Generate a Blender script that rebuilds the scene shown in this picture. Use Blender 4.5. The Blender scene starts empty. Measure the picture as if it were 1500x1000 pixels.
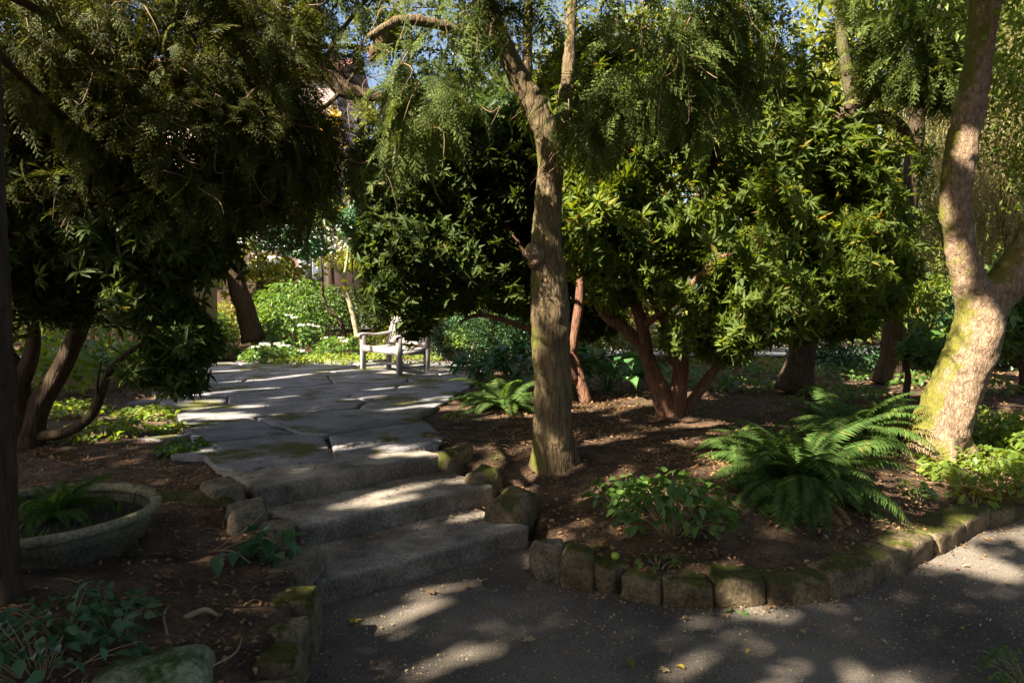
import bpy, math, random
import numpy as np
from mathutils import Vector, Matrix, noise as mnoise
R = math.radians
sc = bpy.context.scene
# ---------------------------------------------------------------- camera
CAMZ = 1.56; PITCH = math.atan(0.05)
cam = bpy.data.cameras.new('camera'); co = bpy.data.objects.new('camera', cam)
sc.collection.objects.link(co); sc.camera = co
co.location = (0, 0, CAMZ); co.rotation_euler = (math.pi/2 - PITCH, 0, 0)
cam.lens = 24; cam.sensor_width = 36; cam.clip_end = 500; cam.clip_start = 0.05
# ---------------------------------------------------------------- sky and sun
SUN_AZ = math.atan2(-.58, -.80)              # compass of the sun seen from the scene, behind the left shoulder
SUN_EL = R(42)
S = np.array([math.sin(SUN_AZ)*math.cos(SUN_EL), math.cos(SUN_AZ)*math.cos(SUN_EL), math.sin(SUN_EL)])
S = np.array([-.80/math.hypot(.8,.58)*math.cos(SUN_EL), -.58/math.hypot(.8,.58)*math.cos(SUN_EL), math.sin(SUN_EL)])
w = bpy.data.worlds.new('World'); sc.world = w; w.use_nodes = True
nt = w.node_tree; sky = nt.nodes.new('ShaderNodeTexSky'); sky.sky_type = 'NISHITA'; sky.sun_disc = False
sky.sun_elevation = SUN_EL; sky.sun_rotation = math.atan2(S[0], S[1])
bg = nt.nodes['Background']; nt.links.new(sky.outputs[0], bg.inputs[0]); bg.inputs[1].default_value = 0.056; sky.dust_density = 4; sky.ozone_density = .6
sl = bpy.data.lights.new('sun', 'SUN'); sl.energy = 5.0; sl.angle = R(0.53); sl.color = (1, .87, .68)
so = bpy.data.objects.new('sun', sl); sc.collection.objects.link(so)
so.rotation_euler = Vector(S).to_track_quat('Z', 'Y').to_euler(); so.location = (-8, -6, 9)
vs = sc.view_settings; vs.view_transform = 'Standard'; vs.look = 'None'; vs.exposure = 2.3; vs.gamma = 1
vs.use_curve_mapping = False
sc.render.resolution_x = 1024; sc.render.resolution_y = 682

# ---------------------------------------------------------------- helpers
rng = np.random.default_rng(7); random.seed(7)
_c, _s = math.cos(PITCH), math.sin(PITCH)
def ray(px, py):
    cx = (px-750)/1000; cy = (500-py)/1000
    return np.array([cx, _c+cy*_s, -_s+cy*_c])
def atz(px, py, z):
    d = ray(px, py); t = (z-CAMZ)/d[2]; return np.array([d[0]*t, d[1]*t, z])
def atd(px, py, Y):
    d = ray(px, py); t = Y/d[1]; return np.array([d[0]*t, Y, CAMZ+d[2]*t])
def unit(v): return v/np.maximum(np.linalg.norm(v, axis=-1, keepdims=True), 1e-9)
def sstep(x): x = np.clip(x, 0, 1); return x*x*(3-2*x)
def inpoly(x, y, P):
    x = np.asarray(x, float); y = np.asarray(y, float); r = np.zeros(x.shape, bool); n = len(P)
    for i in range(n):
        x1, y1 = P[i][:2]; x2, y2 = P[(i+1) % n][:2]
        if y1 == y2: continue
        c = ((y1 > y) != (y2 > y)) & (x < (x2-x1)*(y-y1)/(y2-y1)+x1); r ^= c
    return r
def distpoly(x, y, P, closed=True):
    best = np.full(np.shape(x), 1e9); n = len(P)
    for i in range(n if closed else n-1):
        a = np.array(P[i][:2], float); b = np.array(P[(i+1) % n][:2], float); d = b-a
        t = np.clip(((x-a[0])*d[0]+(y-a[1])*d[1])/(d@d), 0, 1)
        best = np.minimum(best, np.hypot(x-a[0]-t*d[0], y-a[1]-t*d[1]))
    return best
def vnoise(x, y, seed=0):
    """smooth lattice noise, vectorised, 0..1"""
    g = np.random.default_rng(seed).random((64, 64))
    xi = np.floor(x).astype(int); yi = np.floor(y).astype(int); fx = sstep(x-xi); fy = sstep(y-yi)
    a = g[xi % 64, yi % 64]; b = g[(xi+1) % 64, yi % 64]; c = g[xi % 64, (yi+1) % 64]; d = g[(xi+1) % 64, (yi+1) % 64]
    return (a*(1-fx)+b*fx)*(1-fy)+(c*(1-fx)+d*fx)*fy

class MB:
    def __init__(s): s.v = []; s.f = []; s.n = 0; s.m = []
    def add(s, V, F, mi=0):
        V = np.asarray(V, float).reshape(-1, 3); F = np.asarray(F, int)
        if len(V) == 0: return
        s.v.append(V); s.f.append(F+s.n); s.m.append(mi); s.n += len(V)
    def build(s, name, mats, parent=None, smooth=False, origin=None):
        me = bpy.data.meshes.new(name); V = np.concatenate(s.v)
        o0 = np.zeros(3) if origin is None else np.asarray(origin, float)
        V = V-o0
        loops = np.concatenate([f.ravel() for f in s.f]); tot = np.concatenate([np.full(len(f), f.shape[1]) for f in s.f])
        start = np.concatenate([[0], np.cumsum(tot)[:-1]])
        me.vertices.add(len(V)); me.vertices.foreach_set('co', V.astype('f').ravel())
        me.loops.add(len(loops)); me.loops.foreach_set('vertex_index', loops.astype('i'))
        me.polygons.add(len(tot)); me.polygons.foreach_set('loop_start', start.astype('i'))
        me.polygons.foreach_set('loop_total', tot.astype('i'))
        me.polygons.foreach_set('material_index', np.concatenate([np.full(len(f), m) for f, m in zip(s.f, s.m)]).astype('i'))
        if smooth: me.polygons.foreach_set('use_smooth', np.ones(len(tot), bool))
        me.update(calc_edges=True); me.validate()
        if not isinstance(mats, (list, tuple)): mats = [mats]
        for m in mats: me.materials.append(m)
        o = bpy.data.objects.new(name, me); sc.collection.objects.link(o)
        if parent is None: o.location = o0
        else: o.parent = parent
        return o
def tag(o, label=None, cat=None, group=None, kind=None):
    if label: o['label'] = label
    if cat: o['category'] = cat
    if group: o['group'] = group
    if kind: o['kind'] = kind
    return o
def thing(name, label, cat, loc, group=None):
    o = bpy.data.objects.new(name, None); sc.collection.objects.link(o); o.location = loc; o.empty_display_size = .2
    return tag(o, label, cat, group)

# ---------------------------------------------------------------- materials
def mat(name): 
    m = bpy.data.materials.new(name); m.use_nodes = True; return m, m.node_tree.nodes, m.node_tree.links
def leafmat(name, c1, c2, c3=None, trans=.35, rough=.45, spec=.5):
    m, N, L = mat(name); b = N['Principled BSDF']; out = N['Material Output']
    g = N.new('ShaderNodeNewGeometry'); r = N.new('ShaderNodeValToRGB'); L.new(g.outputs['Random Per Island'], r.inputs[0])
    e = r.color_ramp.elements; e[0].color = (*c1, 1); e[1].color = (*c2, 1)
    if c3 is not None: x = e.new(.93); x.color = (*c2, 1); e[-1].color = (*c3, 1)
    tc = N.new('ShaderNodeTexCoord'); nz = N.new('ShaderNodeTexNoise'); nz.inputs['Scale'].default_value = 1.7
    L.new(tc.outputs['Object'], nz.inputs['Vector'])
    hs = N.new('ShaderNodeHueSaturation'); mr = N.new('ShaderNodeMapRange'); mr.inputs[3].default_value = .6; mr.inputs[4].default_value = 1.4
    L.new(nz.outputs[0], mr.inputs[0]); L.new(mr.outputs[0], hs.inputs['Value']); L.new(r.outputs[0], hs.inputs['Color'])
    L.new(hs.outputs[0], b.inputs['Base Color']); b.inputs['Roughness'].default_value = rough
    b.inputs['Specular IOR Level'].default_value = spec
    t = N.new('ShaderNodeBsdfTranslucent'); mx = N.new('ShaderNodeMixShader'); mx.inputs[0].default_value = trans
    h2 = N.new('ShaderNodeHueSaturation'); h2.inputs['Hue'].default_value = .47; h2.inputs['Saturation'].default_value = 1.15; h2.inputs['Value'].default_value = 1.9
    L.new(hs.outputs[0], h2.inputs['Color']); L.new(h2.outputs[0], t.inputs[0])
    L.new(b.outputs[0], mx.inputs[1]); L.new(t.outputs[0], mx.inputs[2]); L.new(mx.outputs[0], out.inputs[0])
    return m
def rockmat(name, c1, c2, scale=6, bump=.4, moss=None, mossamt=.5, rough=.9, fine=60, up=True, speck=None, con=.45, det=8, soft=.1):
    m, N, L = mat(name); b = N['Principled BSDF']; b.inputs['Roughness'].default_value = rough
    b.inputs['Specular IOR Level'].default_value = .25
    g = N.new('ShaderNodeNewGeometry'); P = g.outputs['Position']
    n1 = N.new('ShaderNodeTexNoise'); n1.inputs['Scale'].default_value = scale; n1.inputs['Detail'].default_value = det; L.new(P, n1.inputs['Vector'])
    n2 = N.new('ShaderNodeTexNoise'); n2.inputs['Scale'].default_value = fine; n2.inputs['Detail'].default_value = 5; L.new(P, n2.inputs['Vector'])
    r = N.new('ShaderNodeValToRGB'); e = r.color_ramp.elements; e[0].position = .32; e[1].position = .68
    e[0].color = (*c1, 1); e[1].color = (*c2, 1); L.new(n1.outputs[0], r.inputs[0]); col = r.outputs[0]
    mr = N.new('ShaderNodeMapRange'); mr.inputs[1].default_value = .3; mr.inputs[2].default_value = .7; mr.inputs[3].default_value = 1-con; mr.inputs[4].default_value = 1+con
    L.new(n2.outputs[0], mr.inputs[0]); mu = N.new('ShaderNodeMixRGB'); mu.blend_type = 'MULTIPLY'; mu.inputs[0].default_value = 1
    L.new(col, mu.inputs[1]); L.new(mr.outputs[0], mu.inputs[2]); col = mu.outputs[0]
    if speck:
        v = N.new('ShaderNodeTexVoronoi'); v.inputs['Scale'].default_value = speck[1]; L.new(P, v.inputs['Vector'])
        cr = N.new('ShaderNodeMath'); cr.operation = 'LESS_THAN'; cr.inputs[1].default_value = .28; L.new(v.outputs['Distance'], cr.inputs[0])
        sp = N.new('ShaderNodeSeparateColor'); L.new(v.outputs['Color'], sp.inputs[0])
        c2_ = N.new('ShaderNodeMath'); c2_.operation = 'GREATER_THAN'; c2_.inputs[1].default_value = speck[2]; L.new(sp.outputs[0], c2_.inputs[0])
        m2 = N.new('ShaderNodeMath'); m2.operation = 'MULTIPLY'; L.new(cr.outputs[0], m2.inputs[0]); L.new(c2_.outputs[0], m2.inputs[1])
        mx = N.new('ShaderNodeMixRGB'); L.new(m2.outputs[0], mx.inputs[0]); L.new(col, mx.inputs[1]); mx.inputs[2].default_value = (*speck[0], 1); col = mx.outputs[0]
    if moss:
        n3 = N.new('ShaderNodeTexNoise'); n3.inputs['Scale'].default_value = scale*.7; n3.inputs['Detail'].default_value = 9; n3.inputs['Roughness'].default_value = .65
        L.new(P, n3.inputs['Vector']); a = n3.outputs[0]
        if up is not None:
            sx = N.new('ShaderNodeSeparateXYZ'); L.new(g.outputs['Normal'], sx.inputs[0])
            vm = N.new('ShaderNodeVectorMath'); vm.operation = 'DOT_PRODUCT'; L.new(g.outputs['Normal'], vm.inputs[0])
            vm.inputs[1].default_value = (0, 0, 1) if up is True else up
            ma = N.new('ShaderNodeMath'); ma.operation = 'MULTIPLY_ADD'; ma.inputs[1].default_value = .22; L.new(vm.outputs['Value'], ma.inputs[0]); L.new(a, ma.inputs[2]); a = ma.outputs[0]
        rr = N.new('ShaderNodeMapRange'); rr.inputs[1].default_value = .72-mossamt*.4; rr.inputs[2].default_value = .72+soft-mossamt*.4; L.new(a, rr.inputs[0])
        mc = N.new('ShaderNodeValToRGB'); mc.color_ramp.elements[0].color = (moss[0]*.45, moss[1]*.45, moss[2]*.45, 1); mc.color_ramp.elements[1].color = (*moss, 1)
        mc.color_ramp.elements[0].position = .35; mc.color_ramp.elements[1].position = .65; L.new(n2.outputs[0], mc.inputs[0])
        mx = N.new('ShaderNodeMixRGB'); L.new(rr.outputs[0], mx.inputs[0]); L.new(col, mx.inputs[1]); L.new(mc.outputs[0], mx.inputs[2]); col = mx.outputs[0]
    L.new(col, b.inputs['Base Color'])
    ad = N.new('ShaderNodeMath'); ad.operation = 'MULTIPLY_ADD'; ad.inputs[1].default_value = .35; L.new(n2.outputs[0], ad.inputs[0]); L.new(n1.outputs[0], ad.inputs[2])
    bp = N.new('ShaderNodeBump'); bp.inputs['Strength'].default_value = bump; bp.inputs['Distance'].default_value = .03
    L.new(ad.outputs[0], bp.inputs['Height']); L.new(bp.outputs[0], b.inputs['Normal'])
    return m
def barkmat(name, c1, c2, moss=None, mossamt=.4, mossdir=(-.6, -.2, .6), stretch=.22, scale=22, bump=.8, lichen=None):
    m, N, L = mat(name); b = N['Principled BSDF']; b.inputs['Roughness'].default_value = .92; b.inputs['Specular IOR Level'].default_value = .2
    g = N.new('ShaderNodeNewGeometry'); mp = N.new('ShaderNodeMapping'); mp.inputs['Scale'].default_value = (1, 1, stretch); L.new(g.outputs['Position'], mp.inputs[0])
    n1 = N.new('ShaderNodeTexNoise'); n1.inputs['Scale'].default_value = scale; n1.inputs['Detail'].default_value = 9; n1.inputs['Roughness'].default_value = .65; L.new(mp.outputs[0], n1.inputs['Vector'])
    n2 = N.new('ShaderNodeTexNoise'); n2.inputs['Scale'].default_value = 3.2; n2.inputs['Detail'].default_value = 7; L.new(g.outputs['Position'], n2.inputs['Vector'])
    v = N.new('ShaderNodeTexVoronoi'); v.feature = 'DISTANCE_TO_EDGE'; v.inputs['Scale'].default_value = scale*.8; 
    nd = N.new('ShaderNodeTexNoise'); nd.inputs['Scale'].default_value = scale*.6; nd.inputs['Detail'].default_value = 4; L.new(mp.outputs[0], nd.inputs['Vector'])
    va = N.new('ShaderNodeVectorMath'); va.operation = 'MULTIPLY_ADD'; va.inputs[1].default_value = (.09, .09, .09); L.new(nd.outputs['Color'], va.inputs[0]); L.new(mp.outputs[0], va.inputs[2]); L.new(va.outputs[0], v.inputs['Vector'])
    r = N.new('ShaderNodeValToRGB'); e = r.color_ramp.elements; e[0].position = .3; e[1].position = .7; e[0].color = (*c1, 1); e[1].color = (*c2, 1); L.new(n1.outputs[0], r.inputs[0])
    mr = N.new('ShaderNodeMapRange'); mr.inputs[2].default_value = .12; mr.inputs[3].default_value = .55; L.new(v.outputs['Distance'], mr.inputs[0])
    mu = N.new('ShaderNodeMixRGB'); mu.blend_type = 'MULTIPLY'; mu.inputs[0].default_value = .45; L.new(r.outputs[0], mu.inputs[1]); L.new(mr.outputs[0], mu.inputs[2]); col = mu.outputs[0]
    if lichen:
        rr = N.new('ShaderNodeMapRange'); rr.inputs[1].default_value = .56; rr.inputs[2].default_value = .66; L.new(n2.outputs[0], rr.inputs[0])
        mx = N.new('ShaderNodeMixRGB'); L.new(rr.outputs[0], mx.inputs[0]); L.new(col, mx.inputs[1]); mx.inputs[2].default_value = (*lichen, 1); col = mx.outputs[0]
    if moss:
        vm = N.new('ShaderNodeVectorMath'); vm.operation = 'DOT_PRODUCT'; L.new(g.outputs['Normal'], vm.inputs[0]); vm.inputs[1].default_value = mossdir
        n3 = N.new('ShaderNodeTexNoise'); n3.inputs['Scale'].default_value = 5; n3.inputs['Detail'].default_value = 9; n3.inputs['Roughness'].default_value = .7; L.new(g.outputs['Position'], n3.inputs['Vector'])
        ma = N.new('ShaderNodeMath'); ma.operation = 'MULTIPLY_ADD'; ma.inputs[1].default_value = .3; L.new(vm.outputs['Value'], ma.inputs[0]); L.new(n3.outputs[0], ma.inputs[2])
        rr = N.new('ShaderNodeMapRange'); rr.inputs[1].default_value = .8-mossamt*.4; rr.inputs[2].default_value = .95-mossamt*.4; L.new(ma.outputs[0], rr.inputs[0])
        mx = N.new('ShaderNodeMixRGB'); L.new(rr.outputs[0], mx.inputs[0]); L.new(col, mx.inputs[1]); mx.inputs[2].default_value = (*moss, 1); col = mx.outputs[0]
    L.new(col, b.inputs['Base Color'])
    ad = N.new('ShaderNodeMath'); ad.operation = 'MULTIPLY_ADD'; ad.inputs[1].default_value = .5; L.new(mr.outputs[0], ad.inputs[0]); L.new(n1.outputs[0], ad.inputs[2])
    bp = N.new('ShaderNodeBump'); bp.inputs['Strength'].default_value = bump; bp.inputs['Distance'].default_value = .035; L.new(ad.outputs[0], bp.inputs['Height']); L.new(bp.outputs[0], b.inputs['Normal'])
    return m
def plain(name, c, rough=.7): 
    m, N, L = mat(name); b = N['Principled BSDF']; b.inputs['Roughness'].default_value = rough
    n = N.new('ShaderNodeTexNoise'); n.inputs['Scale'].default_value = 9; n.inputs['Detail'].default_value = 6
    r = N.new('ShaderNodeValToRGB'); e = r.color_ramp.elements; e[0].position = .3; e[1].position = .7
    e[0].color = (c[0]*.75, c[1]*.75, c[2]*.75, 1); e[1].color = (c[0]*1.15, c[1]*1.15, c[2]*1.15, 1)
    L.new(n.outputs[0], r.inputs[0]); L.new(r.outputs[0], b.inputs['Base Color']); return m

M = dict(
 soil=rockmat('soil', (.028, .018, .012), (.115, .072, .046), 5, .9, moss=(.05, .07, .012), mossamt=-.25, fine=45, speck=((.17, .10, .06), 55, .72)),
 gravel=rockmat('gravel', (.06, .053, .045), (.19, .165, .14), 1.1, .6, fine=110, con=.4, speck=((.26, .23, .2), 75, .8)),
 flag=rockmat('flagstone', (.155, .155, .17), (.28, .275, .29), 2.5, .35, con=.25, moss=(.12, .12, .02), mossamt=-.02, fine=70),
 step=rockmat('step_stone', (.11, .10, .09), (.36, .32, .27), 4.0, .6, con=.34, moss=(.15, .12, .09), mossamt=.55, up=(.35, -.9, -.6), soft=.35, fine=55),  # moss slot: brown soiling of the risers, also painting in their shade
 edge=rockmat('edging_stone', (.07, .055, .032), (.19, .145, .09), 7, .7, moss=(.07, .075, .012), mossamt=.30, fine=50),
 edge_bare=rockmat('bare_stone', (.10, .08, .06), (.22, .18, .13), 9, .7, moss=(.08, .085, .015), mossamt=-.12, fine=50),
 mossrock=rockmat('moss_rock', (.12, .14, .09), (.24, .27, .17), 9, .8, moss=(.07, .11, .03), mossamt=.2, fine=60),
 bowl=rockmat('bowl_stone', (.06, .06, .045), (.13, .12, .085), 8, .5, moss=(.07, .09, .02), mossamt=.1, fine=60),
 road=rockmat('road_asphalt', (.20, .205, .235), (.27, .275, .31), 3, .2, fine=90),
 rim=rockmat('rim_stone', (.13, .125, .08), (.26, .24, .16), 8, .4, moss=(.10, .12, .03), mossamt=.0, fine=60),
 soilbowl=plain('potting_soil', (.02, .014, .01), .95),
 bark_main=barkmat('bark_main', (.075, .055, .032), (.22, .165, .095), moss=(.12, .12, .025), mossamt=.25, mossdir=(-.8, -.3, .1)),
 bark_right=barkmat('bark_right', (.13, .085, .055), (.40, .29, .20), moss=(.15, .145, .03), mossamt=.38, mossdir=(-1.0, .2, .7), scale=34, stretch=.5),
 bark_red=barkmat('bark_red', (.10, .05, .032), (.26, .14, .095), stretch=.18, scale=30),
 bark_dark=barkmat('bark_dark', (.045, .03, .02), (.10, .07, .045), moss=(.07, .08, .015), mossamt=.1),
 bark_moss=barkmat('bark_moss', (.06, .05, .03), (.14, .12, .07), moss=(.10, .115, .025), mossamt=.62, mossdir=(0, -.3, .6)),
 bark_pale=barkmat('bark_pale', (.25, .22, .14), (.42, .37, .24), scale=30, bump=.3),
 twig=plain('dry_twig', (.20, .13, .08), .8), twig_pale=plain('pale_twig', (.30, .23, .14), .8),
 teak=None,
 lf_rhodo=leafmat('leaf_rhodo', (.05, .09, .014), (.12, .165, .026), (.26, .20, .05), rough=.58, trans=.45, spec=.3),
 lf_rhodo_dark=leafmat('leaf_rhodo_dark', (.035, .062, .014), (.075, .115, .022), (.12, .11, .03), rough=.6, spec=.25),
 lf_cyp=leafmat('leaf_cypress', (.06, .10, .02), (.12, .165, .04), (.20, .17, .06), trans=.35, rough=.7, spec=.25),
 lf_yew=leafmat('leaf_dark_conifer', (.045, .065, .014), (.105, .125, .028), (.25, .16, .05), trans=.35, rough=.65, spec=.25),
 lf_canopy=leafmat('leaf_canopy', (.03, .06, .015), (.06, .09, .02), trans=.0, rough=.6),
 lf_fern=leafmat('leaf_fern', (.045, .095, .022), (.085, .155, .036), (.18, .19, .05), trans=.4, rough=.7, spec=.25),
 lf_plant=leafmat('leaf_plant', (.05, .12, .025), (.11, .20, .04), (.16, .22, .05), trans=.4, rough=.42),
 lf_lime=leafmat('leaf_lime', (.11, .19, .03), (.20, .28, .05), (.28, .28, .07), trans=.45, rough=.45),
 lf_blue=leafmat('leaf_blue', (.035, .10, .045), (.08, .17, .08), trans=.3, rough=.4),
 lf_hosta=leafmat('leaf_hosta', (.05, .13, .05), (.10, .22, .07), trans=.35, rough=.4),
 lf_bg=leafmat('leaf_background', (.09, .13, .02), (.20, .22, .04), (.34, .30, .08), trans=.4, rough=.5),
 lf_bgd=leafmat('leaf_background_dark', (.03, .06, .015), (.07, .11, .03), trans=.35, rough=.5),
 lf_weep=leafmat('leaf_weeping', (.14, .14, .05), (.26, .24, .10), (.36, .30, .17), trans=.35, rough=.5),
 lf_gold=leafmat('leaf_gold', (.42, .33, .05), (.58, .50, .10), trans=.45, rough=.5),
 white=leafmat('petal_white', (.45, .46, .44), (.68, .68, .66), trans=.3, rough=.6),
 dead=leafmat('dead_leaf', (.14, .075, .03), (.30, .18, .085), (.42, .32, .14), trans=.15, rough=.8),
 deadpale=leafmat('pale_dead_leaf', (.26, .20, .10), (.42, .35, .19), (.35, .36, .12), trans=.15, rough=.8),
 wall=plain('house_wall', (.70, .52, .47), .9), roof=plain('roof_tile', (.18, .07, .05), .8), glass=plain('window_glass', (.04, .05, .06), .1),
 frame=plain('painted_frame', (.6, .6, .58), .5), shed=plain('shed_board', (.40, .27, .15), .8), tape=plain('yellow_tape', (.75, .72, .02), .5),
 apple=plain('apple_skin', (.33, .48, .04), .35), hedge=leafmat('leaf_box', (.025, .07, .025), (.05, .12, .04), trans=.2, rough=.45),
)
def teakmat():
    m, N, L = mat('weathered_teak'); b = N['Principled BSDF']; b.inputs['Roughness'].default_value = .8
    tc = N.new('ShaderNodeTexCoord'); n = N.new('ShaderNodeTexNoise'); n.inputs['Scale'].default_value = 14; n.inputs['Detail'].default_value = 8
    mp = N.new('ShaderNodeMapping'); mp.inputs['Scale'].default_value = (.5, 3, 1); L.new(tc.outputs['Object'], mp.inputs[0]); L.new(mp.outputs[0], n.inputs['Vector'])
    r = N.new('ShaderNodeValToRGB'); e = r.color_ramp.elements; e[0].position = .3; e[1].position = .7; e[0].color = (.22, .20, .19, 1); e[1].color = (.42, .39, .38, 1)
    L.new(n.outputs[0], r.inputs[0]); L.new(r.outputs[0], b.inputs['Base Color']); return m
M['teak'] = teakmat()

# ---------------------------------------------------------------- sun gaps: columns along the sun ray kept free of leaves
_u = unit(np.cross(S, [0, 0, 1.])); _v = np.cross(S, _u)
HOLES = []
def hole(p, r): HOLES.append((p@_u, p@_v, r, p@S))
def spot(px, py, z, r): hole(atz(px, py, z), r*(.62 if z < .05 else .85))
def spotd(px, py, d, r): hole(atd(px, py, d), r)
def streak(a, b, z, r, n=None):
    A, B = atz(*a, z), atz(*b, z); r = r*(.8 if z < .05 else .9); n = n or max(2, int(np.linalg.norm(A-B)/(r*1.1))+1)
    for t in np.linspace(0, 1, n): hole(A*(1-t)+B*t, r*(.75+.5*random.random()))
def region(x0, x1, y0, y1, d0, d1, n, r0, r1):
    for _ in range(n): spotd(random.uniform(x0, x1), random.uniform(y0, y1), random.uniform(d0, d1), random.uniform(r0, r1))
# gravel path
streak((572, 912), (628, 884), 0, .07); streak((565, 930), (595, 918), 0, .05); streak((612, 872), (650, 862), 0, .045)
streak((625, 978), (705, 952), 0, .05)
for a in [(1160,975,.055),(1255,990,.07),(1320,1002,.08),(1110,948,.05),(1080,928,.04),(1236,923,.045),(1420,892,.03),(1435,865,.045),(1360,926,.05),
          (1150,900,.04),(1022,908,.05),(1000,985,.08),(1035,960,.06),(1290,955,.03),(1485,832,.035),(1060,905,.03),(1215,958,.03),
          (935,905,.02),(1130,1010,.05),(820,905,.02),(880,880,.02),(985,935,.03),(1185,915,.03),(1265,940,.025)]: spot(a[0], a[1], 0, a[2])
# edging and beds on the right
spot(1075, 872, .1, .09); spot(1100, 880, .08, .06); spot(1175, 865, .1, .03); spot(1208, 870, .1, .05); spot(1150, 893, .03, .04)
streak((1400, 790), (1450, 815), .12, .11); streak((1480, 760), (1510, 775), .15, .09); spot(1395, 775, .17, .08); spot(1335, 805, .17, .04)
streak((1300, 752), (1390, 772), .24, .10); streak((1315, 778), (1370, 788), .22, .08); spot(1280, 800, .2, .04); spot(1405, 740, .26, .08); spot(1390, 752, .25, .05)
streak((1430, 745), (1500, 735), .25, .07)
spot(1075, 745, .27, .05); spot(1060, 815, .2, .05); spot(1135, 770, .26, .04); spot(1175, 812, .2, .02); spot(1010, 820, .2, .04)
streak((860, 712), (925, 696), .3, .05); spot(840, 715, .3, .04); spot(845, 760, .2, .05); spot(905, 775, .2, .05); spot(870, 795, .16, .04)
streak((680, 712), (790, 668), .36, .05); streak((655, 690), (780, 645), .37, .04); streak((700, 655), (785, 628), .38, .05); streak((640, 640), (740, 618), .38, .035)
streak((650, 625), (690, 615), .39, .05); streak((735, 690), (780, 672), .37, .04)
streak((845, 592), (880, 586), .41, .10); streak((890, 605), (950, 590), .41, .08); streak((905, 625), (935, 615), .41, .06); spot(1010, 650, .39, .05)
streak((860,650),(905,640),.38,.05); streak((960,650),(1010,632),.38,.05)
spotd(805, 795, 4.2, .10); spotd(800, 815, 4.15, .08); spotd(742, 735, 4.7, .05)
# steps
streak((505, 740), (610, 712), .28, .055); streak((530, 742), (600, 728), .28, .04); streak((560, 722), (640, 705), .28, .035); streak((680, 757), (735, 742), .14, .05)
spot(440, 689, .42, .035); streak((560, 668), (615, 652), .42, .045); spot(690, 705, .28, .03)
# terrace
for a, b, r in [((270,579),(330,574),.07),((340,572),(400,568),.06),((385,556),(450,548),.09),((470,545),(540,540),.10),((280,545),(360,541),.10),
                ((250,560),(270,557),.08),((400,583),(430,580),.04),((240,600),(290,595),.05),((510,585),(560,580),.04),((220,615),(275,605),.05),
                ((560,537),(690,533),.35),((600,530),(680,528),.4),((560,600),(640,590),.05),((540,570),(600,565),.06),((330,560),(370,556),.06),((590,590),(660,580),.05)]: streak(a, b, .43, r)
# bench
for z in (.7, .95, 1.2): hole(np.array([-2.1, 11.9, z]), .35)
hole(np.array([-2.7, 12.4, .9]), .3); hole(np.array([-1.7, 11.5, .8]), .25)
# trunks
region(1350, 1420, 560, 640, 6.1, 6.2, 9, .04, .10); region(1400, 1480, 400, 560, 6.1, 6.2, 13, .04, .11); region(1385, 1420, 230, 400, 6.2, 6.3, 10, .04, .10); region(1405, 1450, 20, 220, 6.2, 6.3, 9, .04, .09)
region(1470, 1510, 330, 420, 6.1, 6.2, 5, .06, .12)
for y in range(440, 660, 24): spotd(782+random.uniform(-2, 10), y, 5.3, random.uniform(.03, .06))
for y in range(120, 340, 26): spotd(790+random.uniform(-10, 10), y, 5.3, random.uniform(.04, .06))
spotd(785, 375, 5.2, .05); spotd(815, 655, 5.2, .06); spotd(925, 385, 7.0, .07); region(930, 970, 440, 560, 6.8, 7.0, 5, .04, .07); region(890, 930, 340, 430, 6.8, 7, 3, .04, .07); spotd(870, 385, 7, .05)
spotd(1165, 555, 8.7, .05); spotd(1310, 490, 9.8, .09)
# foliage
region(840, 1270, 140, 330, 6.0, 6.6, 44, .10, .30); region(980, 1280, 330, 500, 6.0, 6.8, 30, .10, .26); region(1040, 1330, 585, 730, 4.6, 5.6, 20, .06, .15)
region(870, 1050, 670, 770, 4.2, 4.5, 8, .05, .10); region(1350, 1500, 600, 705, 5.3, 6.2, 28, .12, .25); region(0, 500, 20, 340, 4.6, 5.6, 75, .03, .09)
region(560, 1000, 10, 240, 4.6, 5.4, 46, .07, .17); region(60, 250, 450, 640, 6.3, 8, 22, .06, .18); region(560, 780, 240, 330, 7, 7.5, 14, .06, .14); region(660, 790, 480, 600, 7, 9, 26, .08, .2)
region(840, 960, 480, 570, 8.3, 9, 18, .1, .24); region(300, 560, 230, 520, 13.5, 15, 70, .25, .6); region(640, 780, 450, 520, 11.5, 12.5, 14, .1, .3)
region(1080, 1340, 520, 600, 9, 12, 12, .08, .25); region(1280, 1500, 300, 600, 9, 12, 26, .2, .5); region(500,560,40,150,6,8,8,.1,.2)
spotd(125, 275, 4.6, .12); region(100, 260, 590, 640, 5.6, 6.3, 5, .05, .09); spot(430, 875, .25, .03); spot(385, 895, .25, .03); region(30,100,480,560,5.4,5.6,3,.03,.05)
for _ in range(200): hole(np.array([random.uniform(-6, 5.5), random.uniform(1.6, 14), .3]), random.uniform(.008, .035))
region(0, 480, 0, 360, 4.2, 5.2, 230, .02, .08); region(540, 1050, 0, 260, 4.4, 5.0, 150, .03, .10); region(830, 1290, 130, 520, 5.7, 6.5, 170, .04, .15); region(540, 800, 200, 500, 6.9, 7.8, 110, .03, .11); region(1030, 1340, 580, 740, 4.4, 5.4, 40, .02, .06)
region(0, 260, 330, 660, 5, 6.4, 50, .02, .06); region(1200, 1500, 0, 330, 8, 10, 110, .04, .14)
HOLES = np.array(HOLES)
def carve(P, pad=0.0, limit=.25):
    """mask of points that do not stand in a sun gap"""
    keep = np.ones(len(P), bool); u = P@_u; v = P@_v; wv = P@S
    for hu, hv, hr, hw in HOLES:
        keep &= ~(((u-hu)**2+(v-hv)**2 < (hr+pad)**2) & (wv > hw+limit))
    return keep

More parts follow.
